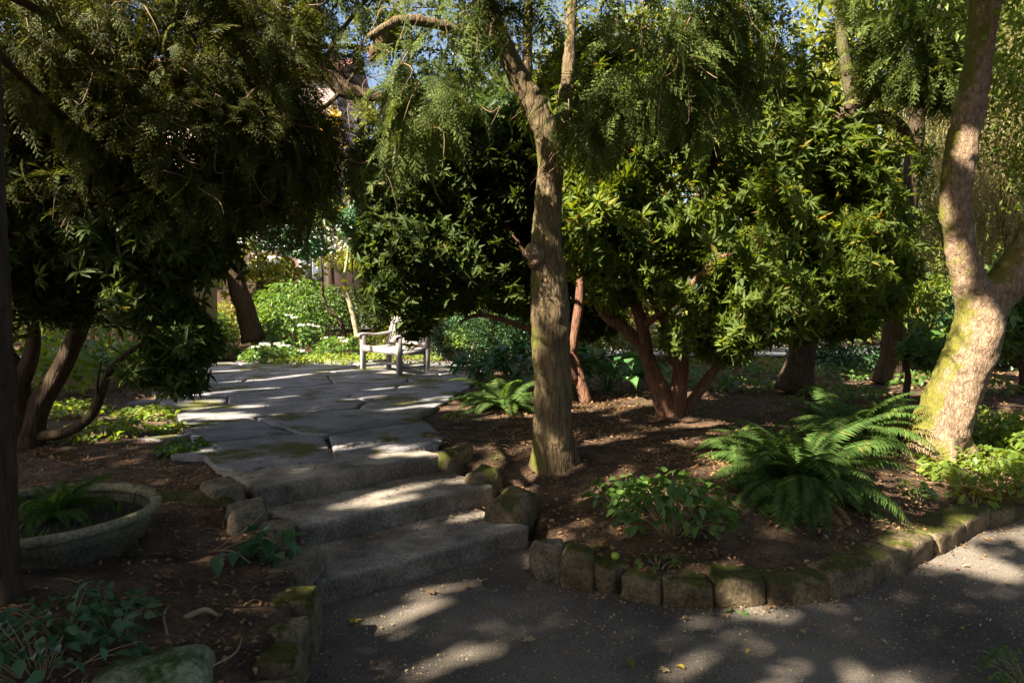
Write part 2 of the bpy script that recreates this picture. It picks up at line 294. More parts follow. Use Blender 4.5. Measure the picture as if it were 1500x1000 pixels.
# ---------------------------------------------------------------- geometry generators
def frames(D, up=None):
    """orthonormal frames (n,3,3) columns: side, D, normal"""
    D = unit(D); up = np.tile([0, 0, 1.], (len(D), 1)) if up is None else up
    sd = np.cross(D, up); bad = np.linalg.norm(sd, axis=1) < 1e-3; sd[bad] = [1, 0, 0]; sd = unit(sd); nn = np.cross(sd, D)
    return np.stack([sd, D, nn], axis=2)
def roll(F, ang):
    c, s = np.cos(ang)[:, None], np.sin(ang)[:, None]; a = F[:, :, 0].copy(); n = F[:, :, 2].copy()
    G = F.copy(); G[:, :, 0] = a*c+n*s; G[:, :, 2] = -a*s+n*c; return G
def scatter(mb, T, P, F, sc_, mi=0):
    """template T=(verts,[faces...]) placed at P with frames F and scale sc_"""
    V, FS = T; n = len(P); 
    if n == 0: return
    W = np.einsum('nij,kj->nki', F, V)*np.asarray(sc_).reshape(-1, 1, 1)+P[:, None, :]
    k = len(V); off = (np.arange(n)*k)[:, None, None]; base = 0
    mb.v.append(W.reshape(-1, 3)); n0 = mb.n
    for f in FS:
        mb.f.append((f[None]+off).reshape(-1, f.shape[1])+n0); mb.m.append(mi)
    mb.n += n*k
def leafT(kind='ov', wd=.4, fold=.12, droop=.15):
    if kind == 'q':
        V = np.array([[0, 0, 0], [wd/2, .45, fold*wd], [0, 1, -droop], [-wd/2, .45, fold*wd]]); return V, [np.array([[0, 1, 2], [0, 2, 3]])]
    V = np.array([[0, 0, 0], [wd*.42, .25, fold*wd], [wd*.5, .55, fold*wd-.02], [0, 1, -droop], [-wd*.5, .55, fold*wd-.02], [-wd*.42, .25, fold*wd], [0, .5, -.01]])
    return V, [np.array([[0, 1, 2, 6], [6, 2, 3, 3], [0, 6, 4, 5], [6, 3, 3, 4]])[:, :]] if False else [np.array([[0, 1, 2, 6], [0, 6, 4, 5]]), np.array([[6, 2, 3], [6, 3, 4]])]
def merge(parts):
    """parts: list of (T, pos, frame 3x3, scale) -> one template"""
    V = []; F3 = []; F4 = []; n = 0
    for (v, fs), p, fr, s in parts:
        V.append((v*s)@np.asarray(fr).T+p)
        for f in fs: (F3 if f.shape[1] == 3 else F4).append(f+n)
        n += len(v)
    out = []
    if F3: out.append(np.concatenate(F3))
    if F4: out.append(np.concatenate(F4))
    return np.concatenate(V), out
def rosetteT(k=8, ln=1., wd=.32, el0=50, el1=95, kind='q', seed=0):
    r = np.random.default_rng(seed); parts = []
    for i in range(k):
        ph = i*2.4+r.uniform(-.3, .3); el = R(r.uniform(el0, el1)); d = np.array([[math.cos(ph)*math.sin(el), math.cos(el), math.sin(ph)*math.sin(el)]])
        F = frames(d, np.array([[0, 1., 0]]))[0]
        parts.append((leafT(kind, wd, .15, .2), np.array([0, r.uniform(-.15, .0), 0]), F, ln*r.uniform(.7, 1.1)))
    return merge(parts)
def sprayT(n=9, ln=1., seed=0, wd=.05, droop=.5):
    """flat drooping conifer spray along +y"""
    r = np.random.default_rng(seed); parts = []; lt = leafT('q', .42, .0, .1)
    for i in range(n):
        t = (i+.5)/n; y = t*ln; z = -droop*t*t*ln; sl = (1-t*.75)*.42*ln*r.uniform(.8, 1.15)
        for sd in (-1, 1):
            a = R(r.uniform(38, 55)); d = np.array([sd*math.sin(a), math.cos(a), -droop*t-.15]); d /= np.linalg.norm(d)
            m = 4
            for j in range(m):
                q = np.array([0, y, z])+d*sl*j/m
                for s2 in (-1, 1):
                    a2 = math.atan2(d[0], d[1])+s2*R(38); e = np.array([[math.sin(a2), math.cos(a2), d[2]-.15*r.random()]])
                    parts.append((lt, q, frames(e, np.array([[r.uniform(-.3, .3), 0, 1.]]))[0], sl*.34*(1-.3*j/m)))
            parts.append((lt, np.array([0, y, z])+d*sl*.8, frames(d[None])[0], sl*.35))
    parts.append((leafT('q', .03, 0, 0), np.zeros(3), frames(np.array([[0, 1., -droop*.7]]))[0], ln*1.1))
    return merge(parts)
def catmull(P, n=8):
    P = np.asarray(P, float); Q = np.vstack([2*P[0]-P[1], P, 2*P[-1]-P[-2]]); out = []
    for i in range(1, len(Q)-2):
        for t in np.linspace(0, 1, n, endpoint=False):
            a, b, c, d = Q[i-1:i+3]; out.append(.5*((2*b)+(-a+c)*t+(2*a-5*b+4*c-d)*t*t+(-a+3*b-3*c+d)*t**3))
    out.append(P[-1]); return np.array(out)
def tube(mb, pts, rad, seg=8, n=6, rough=0., mi=0, cap=True):
    A = catmull(np.column_stack([np.asarray(pts, float), rad]), n); P = A[:, :3]; rr = np.maximum(A[:, 3], .0005)
    T = unit(np.gradient(P, axis=0)); ref = np.array([0., 1, 0]) if abs(T[0][1]) < .9 else np.array([1., 0, 0]); V = []
    for i in range(len(P)):
        a = ref-T[i]*(ref@T[i]); a /= np.linalg.norm(a); b = np.cross(T[i], a); ref = a
        for k in range(seg):
            ph = 2*math.pi*k/seg; q = rr[i]
            if rough: q *= 1+rough*mnoise.noise(Vector((math.cos(ph)*1.3+P[i][0]*2, math.sin(ph)*1.3, P[i][2]*2.2+P[i][0])))
            V.append(P[i]+(a*math.cos(ph)+b*math.sin(ph))*q)
    F = [[i*seg+k, i*seg+(k+1) % seg, (i+1)*seg+(k+1) % seg, (i+1)*seg+k] for i in range(len(P)-1) for k in range(seg)]
    V = np.array(V); mb.add(V, F, mi)
    if cap:
        m0 = mb.n-len(V); mb.v.append(P[[0, -1]]); c0, c1 = mb.n, mb.n+1; mb.n += 2; e = m0+(len(P)-1)*seg
        mb.f.append(np.array([[m0+(k+1) % seg, m0+k, c0] for k in range(seg)]+[[e+k, e+(k+1) % seg, c1] for k in range(seg)])); mb.m.append(mi)
def remesh(o, vox, disp=.012, size=.08):
    m = o.modifiers.new('remesh', 'REMESH'); m.mode = 'VOXEL'; m.voxel_size = vox; m.use_smooth_shade = True
    s = o.modifiers.new('smooth', 'SMOOTH'); s.iterations = 5; s.factor = .6
    t = bpy.data.textures.new('bark_relief', 'CLOUDS'); t.noise_scale = size; t.noise_depth = 3
    d = o.modifiers.new('displace', 'DISPLACE'); d.texture = t; d.strength = disp*2; d.mid_level = .5; d.texture_coords = 'LOCAL'
def ellips(c, r, n, shell=.6, seed=0, clump=0, low=None):
    g = np.random.default_rng(seed); d = unit(g.normal(size=(n, 3))); rad = shell+(1-shell)*g.random(n)**.6
    rad = rad*(1+(g.random(n) < .16)*g.random(n)*.45); P = np.asarray(c)+d*np.asarray(r)*rad[:, None]
    if clump:
        q = vnoise(P[:, 0]*clump+P[:, 2]*clump*.7, P[:, 1]*clump+P[:, 2]*clump*1.1, seed) ; k = q > g.random(n)*.55+.12; P = P[k]; d = d[k]
    return P, d
def box(mb, c, s, rot=None, mi=0, bev=0):
    x, y, z = np.array(s)/2; V = np.array([[i*x, j*y, k*z] for i in (-1, 1) for j in (-1, 1) for k in (-1, 1)])
    if bev:
        b = bev; W = []; 
        for i in (-1, 1):
            for j in (-1, 1):
                for k in (-1, 1): W += [[i*(x-b), j*y, k*z], [i*x, j*(y-b), k*z], [i*x, j*y, k*(z-b)]]
        # simple chamfer through convex hull
        import bmesh
        bm = bmesh.new(); [bm.verts.new(q) for q in [[i*(x-b), j*(y-b), k*z] for i in (-1, 1) for j in (-1, 1) for k in (-1, 1)]+[[i*(x-b), j*y, k*(z-b)] for i in (-1, 1) for j in (-1, 1) for k in (-1, 1)]+[[i*x, j*(y-b), k*(z-b)] for i in (-1, 1) for j in (-1, 1) for k in (-1, 1)]]
        bmesh.ops.convex_hull(bm, input=bm.verts[:]); bm.verts.index_update()
        V = np.array([q.co[:] for q in bm.verts]); F = [[v.index for v in f.verts] for f in bm.faces]; bm.free()
        F = [f for f in F if len(f) == 3] 
    else: F = [[0, 1, 3, 2], [4, 6, 7, 5], [0, 4, 5, 1], [2, 3, 7, 6], [0, 2, 6, 4], [1, 5, 7, 3]]
    if rot is not None: V = V@np.asarray(rot).T
    mb.add(V+np.asarray(c), F, mi)
def slab(name, quad, z0, z1, m, rnd=.03, rough=.012, nx=24, ny=12, nz=5, seed=0, tilt=0, taper=.0, freq=3.5):
    """rough-hewn block on footprint quad (front-left, front-right, back-right, back-left)"""
    Q = np.array([q[:2] for q in quad], float); mb = MB(); c = Q.mean(0); lx = np.linalg.norm(Q[1]-Q[0]); ly = np.linalg.norm(Q[2]-Q[1]); lz = z1-z0
    idx = {}; V = []; F = []
    def vid(i, j, k):
        if (i, j, k) in idx: return idx[(i, j, k)]
        u, v, w_ = i/nx, j/ny, k/nz
        # rounding: pull in towards the rounded box
        X = np.array([(u-.5)*lx, (v-.5)*ly, (w_-.5)*lz]); h = np.array([lx, ly, lz])/2; rr = min(rnd, h.min()*.9)
        inner = np.clip(X, -(h-rr), h-rr); d = X-inner; L_ = np.linalg.norm(d)
        if L_ > 1e-6: X = inner+d/L_*min(L_, rr)
        if L_ > 1e-6 and np.count_nonzero(np.abs(d) > 1e-6) == 1: X = inner+d/np.abs(d).max()*np.abs(d).max()
        u = X[0]/lx+.5; v = X[1]/ly+.5; tp = taper*(X[2]/lz+.5)
        p = (Q[0]*(1-u)+Q[1]*u)*(1-v)+(Q[3]*(1-u)+Q[2]*u)*v; p = p+(c-p)*tp
        q = Vector((p[0]*freq, p[1]*freq, X[2]*freq+seed*7.3)); a = mnoise.noise_vector(q)+mnoise.noise_vector(q*2.7)*.45+mnoise.noise_vector(q*7)*.2
        z = z0+lz*(X[2]/lz+.5)+tilt*(u-.5)
        idx[(i, j, k)] = len(V); V.append([p[0]+a[0]*rough*1.6, p[1]+a[1]*rough*1.6, z+a[2]*rough]); return idx[(i, j, k)]
    for i in range(nx):
        for j in range(ny): F.append([vid(i, j, nz), vid(i+1, j, nz), vid(i+1, j+1, nz), vid(i, j+1, nz)])
    for i in range(nx):
        for k in range(nz):
            F.append([vid(i, 0, k), vid(i+1, 0, k), vid(i+1, 0, k+1), vid(i, 0, k+1)]); F.append([vid(i+1, ny, k), vid(i, ny, k), vid(i, ny, k+1), vid(i+1, ny, k+1)])
    for j in range(ny):
        for k in range(nz):
            F.append([vid(0, j+1, k), vid(0, j, k), vid(0, j, k+1), vid(0, j+1, k+1)]); F.append([vid(nx, j, k), vid(nx, j+1, k), vid(nx, j+1, k+1), vid(nx, j, k+1)])
    mb.add(V, F); return mb.build(name, m, smooth=True, origin=[c[0], c[1], z0])

# ---------------------------------------------------------------- the ground
PATH = [(-1.02,3.5),(-.88,2.9),(-.84,2.3),(-.8,1.5),(-.8,0),(-.8,-6),(14,-6),(14,8.2),(9,6.9),(6,5.9),(4.6,5.35),(3.65,4.9),(2.8,4.33),(2.33,3.95),(1.97,3.71),(1.66,3.55),
        (1.32,3.49),(1.0,3.49),(.74,3.53),(.54,3.63),(.35,3.9),(.17,4.27),(.1,4.5)]
TERR = [atz(x, y, .42)[:2] for x, y in [(350,692),(640,655),(650,642),(615,608),(660,585),(690,565),(705,548),(720,541),(700,531),(560,527),(400,528),(300,531),(235,536),(215,552),(225,580),(262,612),(285,655),(320,690)]]
STEPA = [(-1.05,3.45),(.14,4.42),(-.14,5.0),(-.5,5.45),(-.9,5.9),(-2.0,4.75),(-1.62,4.25),(-1.28,3.95)]
def gz(x, y):
    x = np.asarray(x, float); y = np.asarray(y, float)
    dp = distpoly(x, y, PATH); ip = inpoly(x, y, PATH) | inpoly(x, y, STEPA); it = inpoly(x, y, TERR)
    right = .12+.27*sstep(dp/1.35); left = .24+.15*sstep(dp/1.6)
    z = np.where(x < -.75, left, right)
    z = np.where(x < -1, z, z); far = sstep((y-15)/9)*sstep((-x-.5)/3)*.55; z = z+far
    z = z+(vnoise(x*1.7, y*1.7, 3)-.5)*.05+(vnoise(x*6, y*6, 4)-.5)*.025+(vnoise(x*17, y*17, 5)-.5)*.012
    z = np.where(it, .385, z); z = np.where(ip | ((dp < .085) & (y < 5.6)), -.06, z); return z
def grid(x0, x1, y0, y1, st, fz):
    xs = np.arange(x0, x1+1e-6, st); ys = np.arange(y0, y1+1e-6, st); X, Y = np.meshgrid(xs, ys); Z = fz(X, Y)
    V = np.column_stack([X.ravel(), Y.ravel(), Z.ravel()]); a = np.arange(len(xs)*len(ys)).reshape(len(ys), len(xs))
    F = np.stack([a[:-1, :-1], a[:-1, 1:], a[1:, 1:], a[1:, :-1]], -1).reshape(-1, 4); return V, F
mb = MB(); V, F = grid(-9, 9, -1, 16, .055, gz); mb.add(V, F)
tag(mb.build('ground', M['soil'], smooth=True), kind='structure')
def gfar(X, Y):
    z = gz(X, Y); near = (X > -9) & (X < 9) & (Y > -1) & (Y < 16); return np.where(near, -.35, z)
mb = MB(); V, F = grid(-120, 120, -60, 180, .75, gfar); mb.add(V, F)
tag(mb.build('far_ground', M['soil'], smooth=True), kind='structure')
mb = MB(); V, F = grid(-1.3, 9, -1, 7.6, .04, lambda X, Y: (vnoise(X*2.2, Y*2.2, 8)-.5)*.02+(vnoise(X*14, Y*14, 9)-.5)*.005-.03*sstep((Y-6.5)/1))
k = inpoly(V[:, 0], V[:, 1], PATH) | inpoly(V[:, 0], V[:, 1], STEPA) | (distpoly(V[:, 0], V[:, 1], PATH) < .07); F = F[k[F].all(1)]; mb.add(V, F)
tag(mb.build('gravel_path', M['gravel'], smooth=True), kind='structure')
# terrace: irregular flags, clipped Voronoi
def clip(poly, p, n):
    out = []
    for i in range(len(poly)):
        a, b = poly[i], poly[(i+1) % len(poly)]; da, db = (a-p)@n, (b-p)@n
        if da <= 0: out.append(a)
        if da*db < 0: out.append(a+(b-a)*da/(da-db))
    return out
def terrace():
    g = np.random.default_rng(12); T = np.array(TERR); lo, hi = T.min(0), T.max(0); pts = []
    while len(pts) < 62:
        p = lo+(hi-lo)*g.random(2); 
        if inpoly([p[0]], [p[1]], T)[0] and all(np.hypot(*((p-q)*[.8, 1])) > .78 for q in pts): pts.append(p)
        elif g.random() < .002: break
    pts = np.array(pts); mb = MB()
    for i, p in enumerate(pts):
        poly = [np.array(q) for q in [(lo[0]-1, lo[1]-1), (hi[0]+1, lo[1]-1), (hi[0]+1, hi[1]+1), (lo[0]-1, hi[1]+1)]]
        for j, q in enumerate(pts):
            if i == j: continue
            n = unit(q-p); poly = clip(poly, (p+q)/2-n*.02, n)
            if len(poly) < 3: break
        if len(poly) < 3: continue
        # densify, keep inside the terrace outline
        D = []
        for a, b in zip(poly, poly[1:]+poly[:1]):
            m = max(2, int(np.linalg.norm(b-a)/.06)); D += [a+(b-a)*t for t in np.linspace(0, 1, m, endpoint=False)]
        D = np.array(D); c = D.mean(0); 
        for it in range(40):
            o = ~inpoly(D[:, 0], D[:, 1], T)
            if not o.any(): break
            D[o] += (p-D[o])*.06
        D = D+np.array([[mnoise.noise(Vector((q[0]*4, q[1]*4, i))), mnoise.noise(Vector((q[0]*4, q[1]*4, i+50)))] for q in D])*.035
        c = p; n = len(D); h = .425+g.uniform(-.005, .006); tl = g.uniform(-.006, .006, 2); V = []
        rings = [(1, -.06), (1, -.008), (.988, 0), (.9, .003), (.6, .004), (.3, .002)]
        for s, dz in rings:
            q = c+(D-c)*s; V += [[a[0], a[1], h+dz+(a-c)@tl+.006*mnoise.noise(Vector((a[0]*3, a[1]*3, 2)))] for a in q]
        V.append([c[0], c[1], h]); F = [[r*n+k, r*n+(k+1) % n, (r+1)*n+(k+1) % n, (r+1)*n+k] for r in range(5) for k in range(n)]
        mb.add(V, F); mb.f.append(np.array([[mb.n-1, mb.n-1-n+k, mb.n-1-n+(k+1) % n] for k in range(n)])); mb.m.append(0)
    tag(mb.build('flagstone_terrace', M['flag']), kind='structure')
terrace()

# ---------------------------------------------------------------- steps and edging stones
A = lambda x, y, z: atz(x, y, z)[:2]
slabs = [('bottom', [A(463,853,.14), A(776,770,.14), A(735,722,.14), A(425,800,.14)], 0.0, .14),
         ('middle', [A(437,771,.28), A(722,709,.28), A(672,668,.28), A(370,728,.28)], .10, .28),
         ('top',    [A(376,714,.42), A(648,664,.42), A(598,636,.42), A(338,688,.42)], .22, .42)]
for i, (nm, q, z0, z1) in enumerate(slabs):
    f = np.array(q[1])-np.array(q[0]); n = unit(np.array([-f[1], f[0]])); q = [q[0], q[1], np.array(q[1])+n*.62-f*.02, np.array(q[0])+n*.62]
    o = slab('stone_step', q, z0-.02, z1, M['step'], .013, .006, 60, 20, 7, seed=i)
    tag(o, f'{nm} stone step of the three leading up from gravel path to terrace', 'step')
def stone(cx, cy, z, wpx, dep, h, ang, m, label, seed, rnd=.04, cat='stone', name='edging_stone', rough=.02, group='stones edging the beds and steps', taper=.1, lenpx=None):
    """cx,cy,z: centre of the top face; wpx its length in photo pixels, ang its direction in plan"""
    c = atz(cx, cy, z)[:2]; d = math.hypot(*c)*0+atz(cx, cy, z)[1]; w_ = wpx/1000*d/ max(.35, abs(math.cos(ang))) if lenpx is None else lenpx
    a = np.array([math.cos(ang), math.sin(ang)]); b = np.array([-a[1], a[0]]); w_ /= 2; e = dep/2; g = np.random.default_rng(seed)
    q = [c-a*w_-b*e, c+a*w_-b*e, c+a*w_+b*e, c-a*w_+b*e]; q = [p+g.uniform(-.02, .02, 2) for p in q]
    o = slab(name, q, z-h, z, m, rnd, rough, 12, 8, 6, seed=seed, taper=taper, tilt=g.uniform(-.02, .02)); return tag(o, label, cat, group)
ords = ['first', 'second', 'third', 'fourth', 'fifth', 'sixth', 'seventh', 'eighth', 'ninth', 'tenth', 'eleventh', 'twelfth', 'thirteenth']
# the curved row on the right follows the path outline
row = [(.27,4.12),(.40,3.86),(.585,3.66),(.80,3.57),(1.06,3.55),(1.345,3.55),(1.68,3.62),(1.99,3.80),(2.30,4.01),(2.62,4.26),(2.98,4.53),(3.36,4.79),(3.80,5.05),(4.3,5.3)]
for i in range(len(row)-1):
    a, b = np.array(row[i]), np.array(row[i+1]); d = b-a; L_ = np.linalg.norm(d); t = d/L_; n = np.array([-t[1], t[0]]); g = np.random.default_rng(100+i)
    gap = .003; h = .13+g.uniform(-.015, .02); dp = .15+g.uniform(-.02, .04)
    q = [a+t*gap-n*.06, b-t*gap-n*.06, b-t*gap+n*dp, a+t*gap+n*dp]; q = [p+g.uniform(-.012, .012, 2) for p in q]
    o = slab('edging_stone', q, -.03, h, M['edge'], .03, .011, 14, 9, 7, seed=30+i, tilt=g.uniform(-.02, .02))
    tag(o, f'mossy block edging the right bed, {ords[i]} in the curved row counted from the steps', 'stone', 'stones edging the beds and steps')
# beside the steps, right
stone(803, 792, .21, 46, .16, .26, R(20), M['edge_bare'], 'bare pale brown block standing at the right foot of the steps', 51, .03, rough=.03)
stone(750, 722, .29, 52, .26, .30, R(62), M['edge'], 'large mossy boulder between middle and bottom step on their right side', 52, .07, rough=.03, lenpx=.36)
stone(705, 688, .36, 48, .24, .3, R(50), M['edge'], 'mossy boulder at the right end of the middle step', 53, .06, rough=.03, lenpx=.30)
stone(664, 658, .43, 40, .28, .25, R(55), M['edge'], 'low mossy boulder at the right end of the top step', 54, .06, rough=.03, lenpx=.34)
stone(634, 634, .44, 40, .24, .2, R(100), M['edge'], 'flat mossy stone where the terrace meets the right bed', 55, .05, rough=.03, lenpx=.4)
stone(845, 800, .22, 30, .16, .25, R(-30), M['edge'], 'small mossy stone right of the bare pale block', 56, .05, lenpx=.2)
# left of the steps
stone(430, 818, .27, 50, .22, .32, R(85), M['edge_bare'], 'broad flat stone at the left end of the bottom step', 61, .03, lenpx=.40)
stone(398, 774, .34, 44, .20, .3, R(105), M['edge_bare'], 'narrow flat stone at the left end of the middle step', 62, .03, lenpx=.38)
stone(360, 740, .40, 44, .22, .3, R(118), M['edge_bare'], 'flat stone left of the middle step below the top step', 63, .03, lenpx=.36)
stone(322, 707, .43, 40, .24, .25, R(125), M['edge_bare'], 'flat stone at the left end of the top step', 64, .03, lenpx=.42)
stone(275, 722, .40, 120, .20, .22, R(8), M['edge'], 'long low mossy slab lying between bowl planter and steps', 65, .05, lenpx=.62)
stone(437, 868, .27, 40, .18, .3, R(92), M['edge'], 'upright mossy edging stone nearest the bottom step on the left', 66, .03, lenpx=.22)
stone(418, 912, .25, 40, .17, .3, R(92), M['edge'], 'upright edging stone second from the steps on the left', 67, .03, lenpx=.21)
stone(402, 955, .24, 40, .17, .3, R(92), M['edge'], 'upright edging stone third from the steps on the left', 68, .03, lenpx=.2)
stone(388, 1010, .24, 40, .18, .3, R(92), M['edge'], 'upright edging stone at the bottom edge of the photo on the left', 69, .03, lenpx=.22)
stone(225, 965, .34, 150, .34, .28, R(15), M['mossrock'], 'pale green mossy rock in the bottom left corner of the left bed', 70, .1, name='rock', cat='rock', group=None, lenpx=.42)

# ---------------------------------------------------------------- bench
def bench():
    c = (-2.08, 12.0, .435); o = thing('garden_bench', 'weathered grey wooden garden bench with arms and slatted seat on the terrace', 'bench', c); o.rotation_euler.z = math.atan2(-.81, .58)
    W = 1.55; D = .58; T = M['teak']
    def part(name, f): mb = MB(); f(mb); return mb.build(name, T, parent=o)
    for s in (-1, 1):
        part('front_leg', lambda m: box(m, (s*(W/2-.035), -D/2+.03, .31), (.085, .085, .62), bev=.006))
        def back(m):
            box(m, (s*(W/2-.035), D/2-.04, .22), (.085, .085, .44), bev=.006)
            a = R(-14); rt = np.array([[1, 0, 0], [0, math.cos(a), -math.sin(a)], [0, math.sin(a), math.cos(a)]]); box(m, (s*(W/2-.035), D/2+.02, .67), (.08, .08, .52), rt, bev=.006)
        part('back_leg', back)
        def arm(m):
            P = [(s*(W/2-.035), -D/2-.05, .625), (s*(W/2-.035), -D/2+.05, .645), (s*(W/2-.035), 0, .63), (s*(W/2-.035), D/2+.0, .665)]
            Pc = catmull(P, 5); V = np.concatenate([[p+[-.05, 0, -.02], p+[.05, 0, -.02], p+[.05, 0, .02], p+[-.05, 0, .02]] for p in Pc]); n = len(Pc)
            m.add(V, [[4*a+k, 4*a+(k+1) % 4, 4*a+4+(k+1) % 4, 4*a+4+k] for a in range(n-1) for k in range(4)]+[[3, 2, 1, 0], [4*n-4, 4*n-3, 4*n-2, 4*n-1]])
            box(m, (s*(W/2-.035), -D/2-.052, .612), (.106, .035, .055), bev=.008)
        part('armrest', arm)
        part('side_rail', lambda m: box(m, (s*(W/2-.035), 0, .375), (.05, D-.12, .085)))
        part('stretcher', lambda m: box(m, (s*(W/2-.035), 0, .13), (.035, D-.12, .045)))
    part('front_rail', lambda m: box(m, (0, -D/2+.03, .375), (W-.13, .045, .095)))
    part('back_rail', lambda m: (box(m, (0, D/2-.035, .375), (W-.13, .045, .095)), box(m, (0, D/2+.075, .905), (W-.1, .05, .10), bev=.006), box(m, (0, D/2-.015, .50), (W-.13, .035, .05))))
    part('cross_stretcher', lambda m: box(m, (0, 0, .13), (W-.1, .04, .045)))
    def seat(m):
        for k in range(6):
            y = -D/2+.035+k*.092; box(m, (0, y, .425-.018*math.sin(math.pi*k/5)), (W-.02, .072, .022), bev=.004)
    part('seat', seat)
    def slats(m):
        a = R(-14); rt = np.array([[1, 0, 0], [0, math.cos(a), -math.sin(a)], [0, math.sin(a), math.cos(a)]])
        for k in range(15): box(m, (-W/2+.12+k*(W-.24)/14, D/2+.032, .70), (.05, .02, .37), rt)
    part('backrest', slats)
bench()

# ---------------------------------------------------------------- bowl planter
def lathe(mb, prof, seg=64, c=(0, 0, 0), wob=0):
    V = []; 
    for r_, z in prof:
        for k in range(seg):
            a = 2*math.pi*k/seg; q = r_*(1+wob*mnoise.noise(Vector((math.cos(a)*2, math.sin(a)*2, z*9)))); V.append([c[0]+q*math.cos(a), c[1]+q*math.sin(a), c[2]+z])
    F = [[i*seg+k, i*seg+(k+1) % seg, (i+1)*seg+(k+1) % seg, (i+1)*seg+k] for i in range(len(prof)-1) for k in range(seg)]; mb.add(V, F)
BC = np.array([-2.33, 3.36, .27])
pl = thing('bowl_planter', 'large shallow round stone bowl planter with pale rim in the left bed', 'planter', BC)
mb = MB(); lathe(mb, [(.001, .0), (.28, .0), (.33, .02), (.44, .12), (.488, .20), (.502, .245), (.47, .25), (.455, .2), (.40, .16)], wob=.008); mb.build('bowl', M['bowl'], parent=pl, smooth=True)
mb = MB(); lathe(mb, [(.498, .243), (.515, .25), (.518, .275), (.505, .29), (.482, .288), (.466, .27), (.464, .243), (.498, .243)], 72, wob=.006); mb.build('rim', M['rim'], parent=pl, smooth=True)
mb = MB(); lathe(mb, [(.46, .20), (.3, .215), (.001, .22)], wob=.03); mb.build('potting_soil', M['soilbowl'], parent=pl, smooth=True)

# ---------------------------------------------------------------- small plants
def fern_mb(mb, c, n, L0, L1, rise=.55, seed=0, tilt=(0, 0), wid=.11, el=(35, 75), az=None):
    g = np.random.default_rng(seed); lt = leafT('q', .20, 0, .12)
    for i in range(n):
        az_ = (2*math.pi*i/n+g.uniform(-.3, .3)) if az is None else g.uniform(*az); L_ = g.uniform(L0, L1); e0 = R(g.uniform(*el)); h = np.array([math.cos(az_), math.sin(az_), 0]); m = 46
        p = np.array(c, float)+h*.02; pts = [p]; e = e0; bend = g.uniform(1.2, 2.0)/m*1.15
        for k in range(m):
            p = p+(h*math.cos(e)+np.array([tilt[0]*.3, tilt[1]*.3, math.sin(e)]))*L_/m; e -= bend; pts.append(p)
        pts = np.array(pts); T_ = unit(np.gradient(pts, axis=0)); side = unit(np.cross(T_, [0, 0, 1.])); t = np.linspace(0, 1, m+1)
        wl = wid*np.sin(np.clip(t*1.02, 0, 1)**.62*math.pi)**.8*(L_/.7)+.004; s = slice(4, m+1)
        for sd in (-1, 1):
            D = side[s]*sd+T_[s]*.42+np.array([0, 0, -.28])+g.normal(size=(m-3, 3))*.05; scatter(mb, lt, pts[s], frames(D, np.cross(side[s], T_[s])), wl[s])
        tube(mb, pts[::6], np.linspace(.004, .001, len(pts[::6])), 3, 1, cap=False)
def fern(c, n, L0, L1, label, seed, **k):
    mb = MB(); fern_mb(mb, (0, 0, 0), n, L0, L1, seed=seed, **k); o = mb.build('fern', M['lf_fern']); o.location = c; return tag(o, label, 'fern', 'ferns in the beds')
def on(px, py, z=.35): 
    for _ in range(12): p = atz(px, py, z); z = z+.7*(float(gz(p[0], p[1]))-z)
    p = atz(px, py, z); p[2] = float(gz(p[0], p[1])); return p
bigf = fern(on(1165, 715, .3), 90, .55, .98, 'largest sword fern with long arching dark green fronds in the right bed', 1, el=(15, 85))
mb = MB(); fern_mb(mb, (0, 0, 0), 12, .5, .8, seed=77, el=(0, 25)); mb.build('dead_frond', M['dead'], parent=bigf)['label'] = 'withered brown fronds lying under the green ones'
fern(on(1240, 650, .38), 40, .55, .95, 'sunlit sword fern behind the largest fern beside the forked tree', 2, el=(45, 85))
fern(on(1085, 665, .38), 16, .4, .7, 'smaller fern between the branching shrub and the largest fern', 5, el=(25, 60))
fern(on(738, 598, .4), 30, .55, .9, 'feathery fern left of the thick middle trunk', 3, el=(30, 75))
fern(on(690, 588, .4), 12, .25, .42, 'small low fern at the right edge of the terrace', 4, el=(30, 70))
def leafy(name, c, rad, hgt, n, ln, wd, m, label, cat, seed, group=None, stems=8, kind='ov', up=.5, flat=1., azr=0, parent_extra=None, conv=True):
    """a clump of stalked leaves facing up and out, on thin stems"""
    g = np.random.default_rng(seed); t = thing(name, label, cat, c, group); mb = MB(); ms = MB()
    r_ = np.sqrt(g.random(n)); a = g.random(n)*6.283; dome = np.sqrt(np.clip(1-r_**2*.85, 0, 1))
    P = np.column_stack([np.cos(a)*r_*rad, np.sin(a)*r_*rad*flat, hgt*dome*(.45+.6*g.random(n))])
    D = np.column_stack([np.cos(a), np.sin(a), g.uniform(-.6, .35, n)])+g.normal(size=(n, 3))*.45
    F = roll(frames(D, np.array([0, 0, 1.])+g.normal(size=(n, 3))*.3), g.normal(size=n)*.35)
    scatter(mb, leafT(kind, wd, .15, .22), P, F, g.uniform(.6, 1.15, n)*ln)
    mb.build('foliage', m, parent=t)
    idx = g.choice(n, min(n, max(6, n//5)), replace=False)
    for i in idx[:60]: q = P[i]; tube(ms, [(q[0]*.2, q[1]*.2, -.03), (q[0]*.55, q[1]*.55, q[2]*.55), tuple(q)], [.004, .003, .0015], 3, 2, cap=False)
    ms.build('stem', M['twig_pale'], parent=t); return t
PG = 'leafy plants in the beds'
leafy('ground_plant', on(985, 775, .25), .36, .34, 360, .08, .62, M['lf_plant'], 'leafy dark green clump with oval leaves left of the largest fern', 'plant', 11, PG)
leafy('ground_plant', on(905, 742, .27), .22, .20, 150, .065, .65, M['lf_plant'], 'smaller oval-leaved plant left of the dark green clump in the right bed', 'plant', 12, PG)
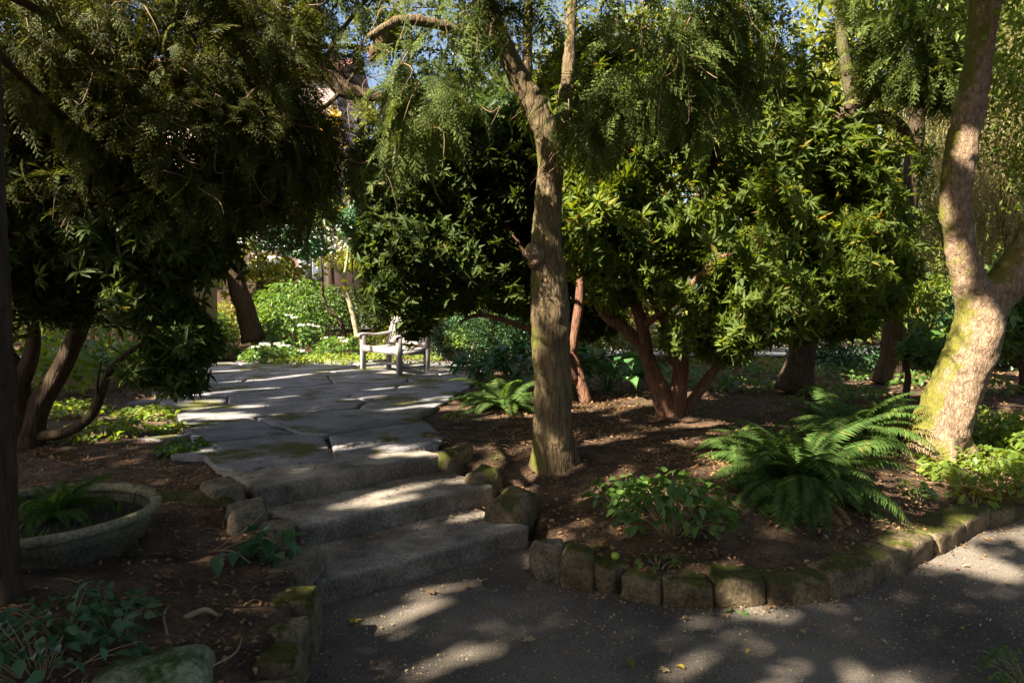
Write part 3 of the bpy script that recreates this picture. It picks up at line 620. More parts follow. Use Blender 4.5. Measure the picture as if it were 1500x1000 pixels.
leafy('ground_plant', on(1075, 848, .15), .17, .10, 40, .06, .8, M['lf_plant'], 'low ivy-like plant hanging at the curved row of mossy blocks', 'plant', 13, PG)
leafy('ground_plant', on(962, 832, .15), .10, .07, 16, .05, .8, M['lf_plant'], 'tiny seedling patch just right of the green apple', 'plant', 14, PG)
leafy('ground_plant', on(1450, 705, .35), .6, .25, 1200, .07, .6, M['lf_lime'], 'bright lime green leafy patch right of the forked tree', 'plant', 15, PG)
leafy('ground_plant', on(1530, 670, .38), .6, .30, 900, .075, .6, M['lf_lime'], 'bright leafy patch cut off by the right edge of the photo', 'plant', 16, PG)
leafy('ground_plant', on(1455, 640, .38), .5, .26, 700, .07, .6, M['lf_lime'], 'lime green leaves behind the bright patch near the forked tree', 'plant', 17, PG)
leafy('ground_plant', on(1310, 630, .38), .4, .24, 420, .07, .6, M['lf_lime'], 'small-leaved sunlit plant between the ferns and the forked tree', 'plant', 18, PG)
leafy('ground_plant', on(1425, 738, .28), .14, .12, 26, .09, .45, M['lf_lime'], 'single lime rosette leaning over the edging below the bright patch', 'plant', 19, PG)
leafy('ground_plant', on(1345, 735, .28), .13, .16, 22, .11, .42, M['lf_plant'], 'small drooping seedling at the right of the largest fern', 'plant', 20, PG)
leafy('ground_plant', atz(1510, 1005, .02), .18, .12, 150, .04, .4, M['lf_plant'], 'small fine-leaved plant in the bottom right corner of the path', 'plant', 21, PG)
leafy('ground_plant', on(480/1, 640) if False else on(668, 618, .4), .10, .10, 22, .07, .7, M['lf_lime'], 'little yellow green seedling beside the terrace edge', 'plant', 22, PG)
# left side
leafy('hydrangea', on(130, 570, .4), .75, .75, 420, .15, .62, M['lf_plant'], 'broad-leaved shrub glowing behind the dark multi-stemmed shrub at left', 'shrub', 23, 'broad-leaved shrubs at the left')
leafy('hydrangea', on(215, 555, .4), .7, .55, 360, .13, .62, M['lf_plant'], 'broad-leaved shrub beside the left corner of the terrace', 'shrub', 24, 'broad-leaved shrubs at the left')
leafy('hydrangea', on(40, 590, .4), .7, .9, 380, .16, .62, M['lf_lime'], 'yellow green broad-leaved shrub at the left edge behind the dark stems', 'shrub', 25, 'broad-leaved shrubs at the left')
for i, (x, y, r_, h, l) in enumerate([(215, 612, .32, .12, 'creeping plant in a sun patch at the left terrace edge'), (150, 640, .4, .14, 'creeping plant under the dark multi-stemmed shrub'), (105, 610, .4, .16, 'creeping plant behind the stems at far left'),
                                  (275, 660, .22, .06, 'thin creeping mat beside the lower left terrace corner'), (255,632,.2,.07,'small creeping mat between left terrace edge and bed')]):
    leafy('ground_plant', on(x, y, .4), r_, h, int(340*r_/.4), .065, .7, M['lf_lime' if i != 3 else 'lf_plant'], l, 'plant', 30+i, PG)
for i, (x, y, r_, n, l) in enumerate([(95, 935, .26, 100, 'dark ivy-like plant in the bottom left corner behind the mossy rock'), (60, 985, .32, 130, 'dark leafy plant cut off by the bottom left corner'), (170, 930, .16, 60, 'small dark plant just left of the mossy rock')]):
    leafy('ground_plant', on(x, y, .27), r_, .16, n, .06, .6, M['lf_blue'], l, 'plant', 40+i, PG)
for i, (px, d, r_, h_, m_, l_) in enumerate([(1075, 9.6, .6, .22, 'lf_plant', 'low leafy cover between the branching shrub and dark trunk'), (1245, 8.6, .6, .2, 'lf_plant', 'low leafy cover just behind the sunlit fern'), (960, 10.5, .8, .3, 'lf_hosta', 'low leafy cover beneath the branching shrub'),
      (1400, 9.4, .8, .25, 'lf_plant', 'low leafy cover behind the forked trunk'), (1190, 11.4, 1.0, .22, 'lf_plant', 'low leafy cover behind the dark trunk'), (800, 9.6, .6, .35, 'lf_hosta', 'low leafy cover just behind the middle trunk'), (1090, 12.8, 1.1, .3, 'lf_bg', 'sunlit low leafy cover in front of the pale path')]):
    p = atd(px, 500, d); p[2] = float(gz(p[0], p[1])); leafy('ground_plant', p, r_, h_, int(420*r_), .085, .6, M[m_], l_, 'plant', 500+i, PG)
p = atd(155, 500, 10.8); p[2] = float(gz(p[0], p[1])); leafy('leafy_shrub', p, .9, 1.15, 650, .12, .6, M['lf_plant'], 'leafy shrub half hiding the tan wooden shed', 'shrub', 520)
# things in the bowl
mb = MB(); fern_mb(mb, (0, 0, 0), 22, .28, .48, seed=9, el=(45, 85), wid=.10); o = mb.build('bowl_fern', M['lf_fern']); o.location = BC+[-.02, .08, .21]; tag(o, 'young light green fern growing in the stone bowl planter', 'fern')
g = np.random.default_rng(3); mb = MB(); n = 150; a = g.random(n)*6.283; r_ = np.sqrt(g.random(n))*.42
P = np.column_stack([np.cos(a)*r_, np.sin(a)*r_, np.zeros(n)]); D = g.normal(size=(n, 3))*.5+[0, 0, 1.]
scatter(mb, leafT('q', .05, .1, .35), P, frames(D, g.normal(size=(n, 3))), g.uniform(.05, .11, n)); o = mb.build('grass_tuft', M['lf_plant']); o.location = BC+[0, 0, .205]; tag(o, 'thin grass growing between the fern and the rim of the bowl', 'grass', kind='stuff')

def strap_clump(name, c, n, ln, wd, m, label, seed, group=None):
    g = np.random.default_rng(seed); t = thing(name, label, 'plant', c, group); mb = MB(); ms = MB()
    for i in range(n):
        a = g.random()*6.283; e = R(g.uniform(15, 80)); L_ = ln*g.uniform(.7, 1.1); h = np.array([math.cos(a), math.sin(a), 0]); p1 = h*math.cos(e)*L_*.9+np.array([0, 0, math.sin(e)*L_])
        tube(ms, [(0, 0, 0), tuple(p1*.55+[0, 0, .03]), tuple(p1)], [.006, .005, .004], 4, 3, cap=False)
        # broad hosta blade with ribs of 3x8 grid
        nx_, ny_ = 4, 7; bl = wd*2.0*g.uniform(.8, 1.1); V = []
        for j in range(ny_+1):
            t_ = j/ny_; ww = wd*.55*math.sin(math.pi*(t_**.75))+.002; ang = -R(70)*t_; q = p1+h*bl*t_*.9+np.array([0, 0, .06*math.sin(t_*2.2)-.12*t_*t_])
            for k in range(nx_+1): s_ = (k/nx_-.5)*2; V.append(q+np.array([-h[1], h[0], 0])*ww*s_+np.array([0, 0, .10*wd*abs(s_)*3-.02]))
        F = [[j*(nx_+1)+k, j*(nx_+1)+k+1, (j+1)*(nx_+1)+k+1, (j+1)*(nx_+1)+k] for j in range(ny_) for k in range(nx_)]; mb.add(V, F)
    mb.build('foliage', m, parent=t, smooth=True); ms.build('stem', m, parent=t); return t
HG = 'broad-leaved hostas'
strap_clump('hosta', on(700, 560, .4), 34, .45, .13, M['lf_blue'], 'blue green hosta at the right border of the terrace next to the evergreen mound', 7, HG)
strap_clump('hosta', on(752, 562, .4), 46, .55, .14, M['lf_blue'], 'blue green hosta clump left of the middle trunk behind the feathery fern', 1, HG)
strap_clump('hosta', on(890, 572, .4), 34, .58, .20, M['lf_hosta'], 'green hosta with broad upright leaves right of the middle trunk', 2, HG)
strap_clump('hosta', on(848, 575, .4), 22, .45, .17, M['lf_hosta'], 'smaller hosta directly beside the right edge of the middle trunk', 4, HG)
strap_clump('hosta', on(1065, 575, .4), 16, .55, .10, M['lf_hosta'], 'upright strap-leaved plant between the branching shrub and the dark trunk', 3, HG)
# cut leafy stem thrown on the left bed
t = thing('cut_stem', 'cut leafy stem wilting on the soil left of the steps', 'plant cutting', on(375, 820, .28)); mb = MB(); ms = MB(); g = np.random.default_rng(8)
tube(ms, [(-.24, .05, .03), (-.1, -.04, .06), (.02, -.12, .03)], [.005, .004, .003], 5, 4); tube(ms, [(-.24, .05, .03), (-.10, .12, .12), (-.04, .2, .18)], [.004, .003, .002], 5, 4); tube(ms, [(-.2, .03, .04), (0, .06, .1), (.12, .03, .06)], [.004, .003, .002], 5, 4)
ms.build('stem', M['twig_pale'], parent=t); n = 34
P = np.column_stack([g.normal(.05, .08, n), g.normal(.0, .07, n), g.uniform(.03, .13, n)]); D = g.normal(size=(n, 3))*.5+[.3, -.35, -.1]; scatter(mb, leafT('ov', .5, .2, .25), P, frames(D), g.uniform(.09, .14, n)); mb.build('foliage', M['lf_blue'], parent=t)
# apple
mb = MB(); prof = [(.001, .004)]+[(.024*math.sin(a)*(1+.05*math.cos(a)), .024-.024*math.cos(a)*.95) for a in np.linspace(.35, 2.85, 14)]+[(.001, .041)]
t = thing('apple', 'small green apple lying on the soil behind the mossy edging', 'apple', on(901, 820, .14)+[0, 0, .0]); lathe(mb, prof, 24); mb.build('fruit', M['apple'], parent=t, smooth=True)
ms = MB(); tube(ms, [(0, 0, .04), (.003, 0, .052)], [.0015, .001], 5, 2); ms.build('stalk', M['twig'], parent=t)

# ---------------------------------------------------------------- litter
def litter(name, region_fn, n, size, m, label, seed, lift=.012, kind='stuff', flat=.35):
    g = np.random.default_rng(seed); P = region_fn(g, n); D = np.column_stack([g.normal(size=(len(P), 2)), g.normal(size=len(P))*flat]); F = frames(D, np.array([0, 0, 1.])+g.normal(size=(len(P), 3))*flat*.8)
    mb = MB(); P[:, 2] += lift; scatter(mb, leafT('ov', .55, .3, .15), P, F, size*g.uniform(.5, 1.3, len(P))); o = mb.build(name, m); return tag(o, label, 'leaf litter', kind=kind)
def bedpts(x0, x1, y0, y1, noisec=1.3):
    def f(g, n):
        x = g.uniform(x0, x1, n*3); y = g.uniform(y0, y1, n*3); ok = ~inpoly(x, y, PATH) & ~inpoly(x, y, STEPA) & ~inpoly(x, y, TERR) & (vnoise(x*noisec, y*noisec, 21) > g.random(n*3)*.8)
        x, y = x[ok][:n], y[ok][:n]; return np.column_stack([x, y, gz(x, y)])
    return f
litter('leaf_litter', bedpts(-.2, 6, 3.5, 9), 11000, .034, M['dead'], 'fine brown leaf litter over the right bed', 1)
litter('leaf_litter', bedpts(-5, -.9, 1.8, 6.5), 5200, .03, M['dead'], 'fine brown leaf litter over the left bed', 2)
litter('leaf_litter', bedpts(-8, 9, 8.5, 16), 7000, .07, M['dead'], 'brown leaf litter on the ground behind the beds', 3)
def treadpts(g, n):
    out = []
    for q, z, m_ in ((slabs[0][1], .145, n//2), (slabs[1][1], .285, n//3), (slabs[2][1], .425, n//6)):
        q = np.array(q); u = g.random(m_); v = 1-g.random(m_)**2*.75
        p = (q[0]*(1-u)[:, None]+q[1]*u[:, None])*(1-v)[:, None]+(q[3]*(1-u)[:, None]+q[2]*u[:, None])*v[:, None]; out.append(np.column_stack([p, np.full(m_, z)]))
    return np.concatenate(out)
litter('leaf_litter', treadpts, 800, .024, M['dead'], 'crumbled brown leaves caught on the stone treads', 4, .004)
def pathpts(g, n): 
    x = g.uniform(-.9, 4, n*4); y = g.uniform(2.4, 5.6, n*4); d = distpoly(x, y, PATH); ok = inpoly(x, y, PATH) & (g.random(n*4) < np.exp(-d*3)+.12); x, y = x[ok][:n], y[ok][:n]; return np.column_stack([x, y, np.zeros(len(x))])
litter('leaf_litter', pathpts, 2200, .014, M['deadpale'], 'tiny leaf crumbs sprinkled over the gravel path', 5, .012)
def driftpts(g, n):
    x = g.uniform(-.9, 4, n*12); y = g.uniform(2.4, 5.6, n*12); d = distpoly(x, y, PATH); ok = inpoly(x, y, PATH) & (g.random(n*12) < np.exp(-d*14)); x, y = x[ok][:n], y[ok][:n]; return np.column_stack([x, y, np.zeros(len(x))])
litter('leaf_litter', driftpts, 900, .026, M['dead'], 'brown leaves drifted against the foot of edging stones and bottom step', 8, .012)
def terrpts(g, n):
    T = np.array(TERR); x = g.uniform(T[:, 0].min(), T[:, 0].max(), n*4); y = g.uniform(T[:, 1].min(), T[:, 1].max(), n*4); ok = inpoly(x, y, TERR); x, y = x[ok][:n], y[ok][:n]; return np.column_stack([x, y, np.full(len(x), .43)])
litter('leaf_litter', terrpts, 600, .03, M['deadpale'], 'scattered leaf bits lying on the flagstones', 6, .006)
# single fallen leaves with lobes
def lobed():
    k = 22; V = [[0, 0, 0]]
    for i in range(k):
        a = 2*math.pi*i/k; r_ = .5*(1+.35*math.cos(5*a))*(1+.1*math.sin(9*a)); V.append([r_*math.sin(a), r_*math.cos(a), .1*r_*math.sin(3*a)+.05])
    V += [[.015, -.3, .03], [-.015, -.3, .03], [0, -.95, .12]]
    return np.array(V), [np.array([[0, i+1, (i+1) % k+1] for i in range(k)]+[[k+1, k+2, k+3]])]
def oneleaf(px, py, z, s, m, label, g_, seed):
    mb = MB(); g = np.random.default_rng(seed); scatter(mb, lobed() if g_ else leafT('ov', .5, .3, .2), np.array([[0, 0, .006]]), frames(np.array([[g.normal(), g.normal(), .05]])), s); o = mb.build('fallen_leaf', m); o.location = atz(px, py, z); return tag(o, label, 'leaf', 'single leaves fallen on the path')
LV = [(708, 851, .05, 'deadpale', 1, 'pale lobed fallen leaf on gravel just below the bottom step'), (775, 937, .05, 'deadpale', 1, 'pale lobed fallen leaf in the middle of the shaded gravel'), (918, 967, .07, 'lf_lime', 0, 'green oval fallen leaf near the bottom edge of the path'),
      (519, 910, .05, 'lf_gold', 1, 'yellow crumpled leaf below the left end of the steps'), (684, 860, .04, 'dead', 1, 'small brown leaf next to the pale leaf below the bottom step'), (983, 952, .03, 'dead', 0, 'orange brown leaf right of the green oval leaf'), (965, 957, .03, 'dead', 0, 'orange brown scrap just right of the green oval leaf'),
      (1412, 923, .03, 'lf_gold', 0, 'yellow leaf alone on the dark gravel at right'), (1476, 855, .05, 'deadpale', 1, 'pale leaf on gravel near the right edge of the photo'), (1422, 831, .05, 'deadpale', 0, 'pale leaf on gravel below the far end of the edging'), (1100, 953, .04, 'lf_gold', 0, 'orange leaf lying in a sun spot on the gravel'),
      (1034, 924, .05, 'deadpale', 0, 'pale leaf on gravel in front of the row of blocks'), (1380, 856, .05, 'deadpale', 0, 'pale green leaf on gravel beside the far edging stones'), (1289, 938, .04, 'deadpale', 0, 'curled pale leaf in the dark right part of the path'), (856, 857, .04, 'dead', 1, 'pinkish brown leaf at the foot of the edging near the steps'),
      (770, 833, .05, 'deadpale', 1, 'pale leaf close to the bare block at the foot of the steps'), (1003, 981, .05, 'lf_gold', 0, 'orange yellow leaf at the bottom of the path in a light streak'), (632, 868, .05, 'dead', 1, 'brown leaf in the small sun patch below the steps'), (973, 982, .04, 'deadpale', 1, 'pale leaf near the bottom edge left of the light streak'), (830, 960, .035, 'dead', 0, 'small brown scrap on the shaded gravel below the middle'),
      (1180, 930, .06, 'deadpale', 0, 'long pale leaf among sun spots on the right gravel'), (1255, 908, .04, 'deadpale', 1, 'pale leaf just below the sixth mossy block')]
for i, (x, y, s, m, l_, lab) in enumerate(LV): oneleaf(x, y, .006, s, M[m], lab, l_, i)
# twigs and bits of root on the left bed
for i, (P, r_, lab) in enumerate([([(270, 905), (300, 893), (318, 900)], .012, 'split root end sticking out of the left bed soil'), ([(305, 978), (345, 955), (355, 930)], .004, 'thin bent twig near the left edging stones'),
                      ([(245, 930), (240, 900), (250, 880)], .006, 'crooked twig in the middle of the left bed'), ([(200, 800), (240, 775), (262, 790)], .004, 'dry twig below the rim of the bowl planter'), ([(1096, 820), (1097, 790), (1095, 755)], .002, 'thin dry stalk standing below the largest fern')]):
    z = [.27, .29, .28] if i < 4 else [.2, .28, .4]; W_ = [atz(x, y, z_+.02) if i < 4 else atd(x, y, 4.2) for (x, y), z_ in zip(P, z)]; mb = MB(); tube(mb, W_, [r_, r_*.8, r_*.4], 6, 5, rough=.4); c = W_[0]; tag(mb.build('twig', M['twig_pale'], origin=c, smooth=True), lab, 'twig', 'twigs on the soil')
tw = MB(); g = np.random.default_rng(77)
for P in bedpts(-4, 5, 2, 8)(g, 700):
    a = g.random()*6.28; L_ = g.uniform(.03, .14); d = np.array([math.cos(a), math.sin(a), 0]); tube(tw, [P+[0, 0, .008], P+d*L_*.5+[0, 0, .02], P+d*L_+[0, 0, .01]], [.0025, .002, .001], 3, 2, cap=False)
tag(tw.build('twig_litter', M['twig_pale']), 'tiny broken twigs strewn over both beds', 'twig litter', kind='stuff')

# ---------------------------------------------------------------- trees near the viewer
def stems(t, specs, m, name='stem', base=(0, 0, 0), seg=9, rough=.25, sm=True):
    """each spec: list of (px,py,depth,radius)"""
    for s in specs:
        mb = MB(); W_ = [atd(a[0], a[1], a[2])-np.asarray(base) for a in s]; tube(mb, W_, [a[3] for a in s], seg, 7, rough=rough); mb.build(name, m, parent=t, smooth=sm)
def leaf_cloud(clumps, n, ln, wd, m, name, parent, base, seed, kind='q', clump=1.5, carv=True, shell=.3, down=.2, rost=None, world=False, pad=-.02):
    g = np.random.default_rng(seed); PP = []; DD = []
    for c in clumps:
        c0 = np.array(c[:3]) if world else atd(*c[:3]); P, d = ellips(c0, c[3:6], int(n*c[6]), shell, int(g.integers(1e6)), clump); PP.append(P); DD.append(d)
    P = np.concatenate(PP); D = np.concatenate(DD)
    if carv: k = carve(P, pad); P, D = P[k], D[k]
    mb = MB(); N_ = len(P)
    if rost is None:
        D = D*.6+g.normal(size=P.shape)*.6+[0, 0, -down]; F = roll(frames(D, np.array([0, 0, 1.])+g.normal(size=P.shape)*.5), g.normal(size=N_)*.4); scatter(mb, leafT(kind, wd, .15, .15), P-base, F, ln*g.uniform(.6, 1.3, N_))
    else:
        D = D*.8+g.normal(size=P.shape)*.35+[0, 0, .35]; F = roll(frames(D, g.normal(size=P.shape)), g.random(N_)*6); w_ = g.integers(0, len(rost), N_)
        s = ln*g.uniform(.55, 1.35, N_)
        for i, T_ in enumerate(rost): q = w_ == i; scatter(mb, T_, P[q]-base, F[q], s[q])
    return mb.build(name, m, parent=parent)
GT = atz(812, 682, .36)
# 1. middle tree
t1 = thing('cypress_tree', 'thick mossy middle trunk with a burl and drooping feathery conifer sprays', 'tree', GT)
mb = MB(); W_ = [(816, 700, 5.4, .27), (815, 682, 5.4, .215), (814, 660, 5.38, .18), (811, 625, 5.35, .158), (809, 560, 5.35, .15), (806, 470, 5.35, .147), (803, 400, 5.35, .138), (801, 350, 5.35, .118), (805, 280, 5.32, .107), (806, 215, 5.3, .10), (788, 165, 5.25, .088), (757, 110, 5.2, .078), (735, 60, 5.1, .07), (715, 10, 5.0, .065), (690, -70, 4.9, .06)]
tube(mb, [atd(*a[:3])-GT for a in W_], [a[3] for a in W_], 28, 8, rough=.16)
W_ = [(806, 235, 5.3, .08), (822, 185, 5.4, .065), (832, 110, 5.5, .055), (836, 40, 5.6, .05), (840, -60, 5.7, .045)]
tube(mb, [atd(*a[:3])-GT for a in W_], [a[3] for a in W_], 12, 8, rough=.12)
W_ = [(735, 65, 5.1, .05), (660, 40, 5.0, .045), (590, 30, 4.9, .04), (540, 55, 4.8, .03)]
tube(mb, [atd(*a[:3])-GT for a in W_], [a[3] for a in W_], 10, 8, rough=.12)
o = mb.build('trunk', M['bark_main'], parent=t1); remesh(o, .018, .014, .07)
mb = MB(); g = np.random.default_rng(2); b0 = atd(782, 376, 5.24)-GT
for k in range(15): 
    d = unit(g.normal(size=3)); c = b0+d*[.045, .035, .075]; r_ = g.uniform(.028, .055); u_, v_ = np.meshgrid(np.linspace(0, 2*math.pi, 13)[:-1], np.linspace(0, math.pi, 8)); V = np.stack([np.cos(u_)*np.sin(v_), np.sin(u_)*np.sin(v_), np.cos(v_)], -1).reshape(-1, 3)*r_+c
    F = [[j*12+i, j*12+(i+1) % 12, (j+1)*12+(i+1) % 12, (j+1)*12+i] for j in range(7) for i in range(12)]; mb.add(V, F)
o = mb.build('burl', M['bark_right'], parent=t1); remesh(o, .012, .012, .03)
SPR = [sprayT(9, 1., s, droop=d) for s, d in ((1, .35), (2, .6), (3, .9), (4, .5))]
def conifer_crown(clumps, n, m, name, parent, base, seed, size=(.22, .42), out=None, down=.35, cut=None, carv=True, twigs=0, twm=None):
    g = np.random.default_rng(seed); mb = MB(); allP = []
    for (px, py, d, rx, ry, rz, k) in clumps:
        P, dd = ellips(atd(px, py, d), (rx, ry, rz), int(n*k), .35, int(g.integers(1e6)), 1.6); allP.append((P, dd))
    P = np.concatenate([a[0] for a in allP]); D = np.concatenate([a[1] for a in allP])
    if carv: k = carve(P, -.02); P, D = P[k], D[k]
    if cut is not None: k = cut(P); P, D = P[k], D[k]
    D = D*[1, 1, .4]+g.normal(size=P.shape)*.45+[0, 0, -down]; F = roll(frames(D), g.normal(size=len(P))*.5); w_ = g.integers(0, 4, len(P)); s = g.uniform(*size, len(P))
    for i in range(4): q = w_ == i; scatter(mb, SPR[i], P[q]-base, F[q], s[q])
    mb.build(name, m, parent=parent)
    if twigs:
        mt = MB(); idx = g.choice(len(P), min(twigs, len(P)), replace=False)
        for i in idx:
            L_ = g.uniform(.12, .42); d = unit(D[i]); a = P[i]-base; j = g.normal(size=(3, 3))*.05; tube(mt, [a-d*.2*L_, a+d*.3*L_+j[0], a+d*.6*L_+j[1]+[0, 0, -.1*L_], a+d*.9*L_+j[2]+[0, 0, -.3*L_]], [.0045, .0036, .0025, .0012], 4, 3, cap=False)
        mt.build('branch', twm or M['twig'], parent=parent)
conifer_crown([(625, 60, 4.9, .4, .6, .42, 1.0), (640, 150, 4.9, .35, .5, .3, .6), (600, 190, 5.0, .25, .4, .3, .5), (700, 20, 4.8, .6, .6, .3, 1.), (850, 60, 5.2, .5, .6, .5, 1.1), (880, 160, 5.0, .3, .5, .35, .8), (930, 90, 4.8, .5, .6, .5, 1.2), (960, 10, 4.6, .7, .7, .35, 1.2), (1080, 50, 4.4, .45, .5, .35, .9), (820, 20, 4.7, .6, .5, .25, .8), (610, 110, 4.9, .25, .3, .35, .6), (620, -40, 4.6, 1., .8, .35, 1.), (900, -60, 4.4, 1.2, 1., .4, 1.3), (1010, 150, 5.0, .4, .4, .25, .5)],
              560, M['lf_cyp'], 'crown', t1, GT, 5, size=(.15, .32), down=.7, twigs=150)
leaf_cloud([(640, 90, 5.2, .4, .6, .5, 1.0), (600, 170, 5.3, .22, .4, .35, .5), (680, 30, 5.1, .6, .6, .35, 1.), (880, 60, 5.6, .5, .6, .5, 1.1), (930, 130, 5.4, .45, .5, .4, 1.), (980, 30, 5.0, .8, .7, .4, 1.4), (1070, 80, 4.9, .5, .5, .35, .9), (660, 180, 5.3, .35, .4, .25, .6)],
           3400, .05, .38, M['lf_cyp'], 'inner_foliage', t1, GT, 116, clump=3)
# 2. forked tree on the right
G2 = atz(1372, 655, .37); d2 = G2[1]
t2 = thing('forked_tree', 'sunlit pinkish leaning tree trunk forking in two with yellow green moss', 'tree', G2); mb = MB()
def lim(W_, seg=16): tube(mb, [atd(*a[:3])-G2 for a in W_], [a[3] for a in W_], seg, 8, rough=.14)
lim([(1365, 690, d2, .25), (1370, 650, d2, .225), (1383, 610, d2, .21), (1408, 550, d2, .20), (1430, 490, d2, .19), (1434, 450, d2, .175), (1416, 400, d2, .125), (1405, 350, d2, .115), (1401, 300, d2, .122), (1403, 250, d2, .122), (1415, 180, d2, .115), (1430, 110, d2, .11), (1438, 40, d2, .105), (1446, -60, d2, .10)])
lim([(1428, 500, d2, .15), (1447, 450, d2, .155), (1478, 410, d2, .15), (1512, 355, d2-.05, .15), (1550, 290, d2-.1, .15), (1610, 150, d2-.2, .14), (1650, -40, d2-.2, .12)])
lim([(1430, 120, d2, .06), (1450, 60, d2-.1, .045), (1462, -20, d2-.2, .045)], 8)
for dx, dy in ((-1, -.2), (.9, -.4), (.3, .9), (-.2, -1)): tube(mb, [(dx*.08, dy*.08, .2), (dx*.20, dy*.20, .04), (dx*.32, dy*.32, -.1)], [.12, .08, .04], 8, 5)
o = mb.build('trunk', M['bark_right'], parent=t2); remesh(o, .02, .02, .10)
ROS = [rosetteT(k_, 1., wd_, a_, b_, 'q', s_) for k_, wd_, s_, a_, b_ in ((9, .30, 1, 30, 115), (11, .27, 2, 40, 125), (7, .34, 3, 25, 80), (12, .28, 4, 50, 130), (5, .36, 5, 20, 100))]
leaf_cloud([(1445, -60, d2, 1.3, 1.2, .35, 1), (1560, 20, d2, .8, 1., .8, 1.)], 1500, .09, .4, M['lf_lime'], 'crown', t2, G2, 3)
# 3. lit rhododendron right of centre
G3 = atz(985, 612, .38); d3 = G3[1]
t3 = thing('rhododendron', 'large green rhododendron with reddish branching stems and sunlit leaf whorls right of middle trunk', 'shrub', G3)
stems(t3, [[(985, 618, d3, .11), (965, 570, d3, .09), (945, 515, d3, .075), (915, 480, d3, .062), (890, 465, d3, .05), (868, 430, d3, .04), (855, 400, d3-.2, .03), (845, 330, d3-.3, .02)],
           [(975, 600, d3, .085), (955, 545, d3, .07), (942, 480, d3-.1, .06), (925, 430, d3-.2, .05), (905, 390, d3-.3, .042), (870, 380, d3-.4, .035), (830, 400, d3-.5, .02)],
           [(990, 618, d3, .10), (995, 560, d3, .08), (990, 505, d3, .07), (965, 450, d3, .055), (935, 400, d3-.1, .045), (922, 340, d3-.2, .04), (920, 260, d3-.3, .03), (900, 190, d3, .015)],
           [(995, 600, d3, .08), (1000, 545, d3, .065), (1005, 490, d3, .06), (1025, 440, d3, .05), (1060, 380, d3, .04), (1110, 300, d3, .03), (1130, 210, d3, .015)],
           [(1000, 612, d3, .07), (1030, 565, d3+.1, .055), (1058, 525, d3+.2, .045), (1085, 480, d3+.3, .04), (1150, 420, d3+.3, .03), (1210, 350, d3+.2, .02)],
           [(1058, 525, d3+.2, .03), (1100, 470, d3, .028), (1110, 400, d3-.3, .02), (1160, 330, d3-.5, .012)],
           [(942, 480, d3-.1, .035), (1000, 430, d3-.6, .03), (1050, 380, d3-.9, .02), (1100, 370, d3-1, .012)]], M['bark_red'], base=G3, rough=.35)
leaf_cloud([(900, 190, 6.6, .75, .9, .6, 1.5), (1010, 150, 6.9, .8, .9, .55, 1.4), (1110, 200, 6.9, .8, .9, .6, 1.5), (1180, 270, 6.8, .6, .9, .6, 1.3), (960, 290, 6.2, .75, .7, .5, 1.5), (1070, 330, 6.1, .7, .7, .45, 1.5), (1180, 370, 6.4, .6, .7, .5, 1.3), (1230, 330, 7.2, .5, .9, .7, 1.1), (880, 350, 6.3, .35, .5, .35, .7), (1000, 400, 6.4, .45, .5, .28, .8), (1110, 440, 6.5, .5, .6, .35, 1.1), (1220, 420, 6.8, .35, .6, .35, .8), (1000, 480, 6.6, .16, .3, .22, .35), (1060, 500, 6.7, .25, .4, .18, .35), (860, 290, 6.6, .3, .5, .4, .7), (1200, 235, 7.4, .5, .8, .5, 1.1), (1285, 330, 7.2, .22, .4, .25, .35), (1265, 260, 7.2, .25, .4, .2, .3), (1300, 400, 7.3, .2, .3, .2, .3), (1050, 100, 7.2, .3, .4, .3, .4), (1245, 470, 7.1, .25, .3, .16, .3), (1290, 240, 8.6, .5, .6, .5, .7), (1300, 330, 8.8, .45, .6, .5, .7), (1280, 420, 8.6, .4, .5, .4, .5), (900, 430, 6.9, .22, .3, .12, .2), (1150, 150, 7.6, .5, .6, .4, .7), (1260, 400, 7.4, .35, .7, .5, .9), (1170, 470, 7.2, .5, .5, .25, .8), (1090, 120, 7.5, .9, .8, .5, 1.3), (880, 130, 7.2, .7, .8, .5, 1.2)],
           1900, .112, .32, M['lf_rhodo'], 'crown', t3, G3, 9, rost=ROS, shell=.45, clump=3.0)
# 4. dark rhododendron behind the trunk, hanging over the bench
G4 = atd(850, 590, 8.3); G4[2] = .4
t4 = thing('rhododendron', 'dark rhododendron behind the middle trunk whose branches hang over the bench', 'shrub', G4)
stems(t4, [[(862, 594, 8.3, .075), (838, 520, 8.3, .065), (800, 430, 8.3, .055), (760, 385, 8.2, .05), (700, 365, 8.0, .04), (640, 340, 7.9, .025), (580, 330, 7.8, .015)],
           [(845, 560, 8.3, .05), (815, 500, 8.1, .045), (778, 482, 8.0, .035), (735, 468, 7.9, .03), (700, 462, 7.9, .025), (672, 472, 7.9, .012)],
           [(830, 500, 8.3, .06), (780, 400, 8.2, .05), (740, 330, 8.2, .035), (700, 300, 8., .02)], [(838, 520, 8.3, .06), (850, 420, 8.2, .05), (840, 330, 8.2, .04), (780, 240, 8.1, .02)]], M['bark_red'], base=G4, rough=.35)
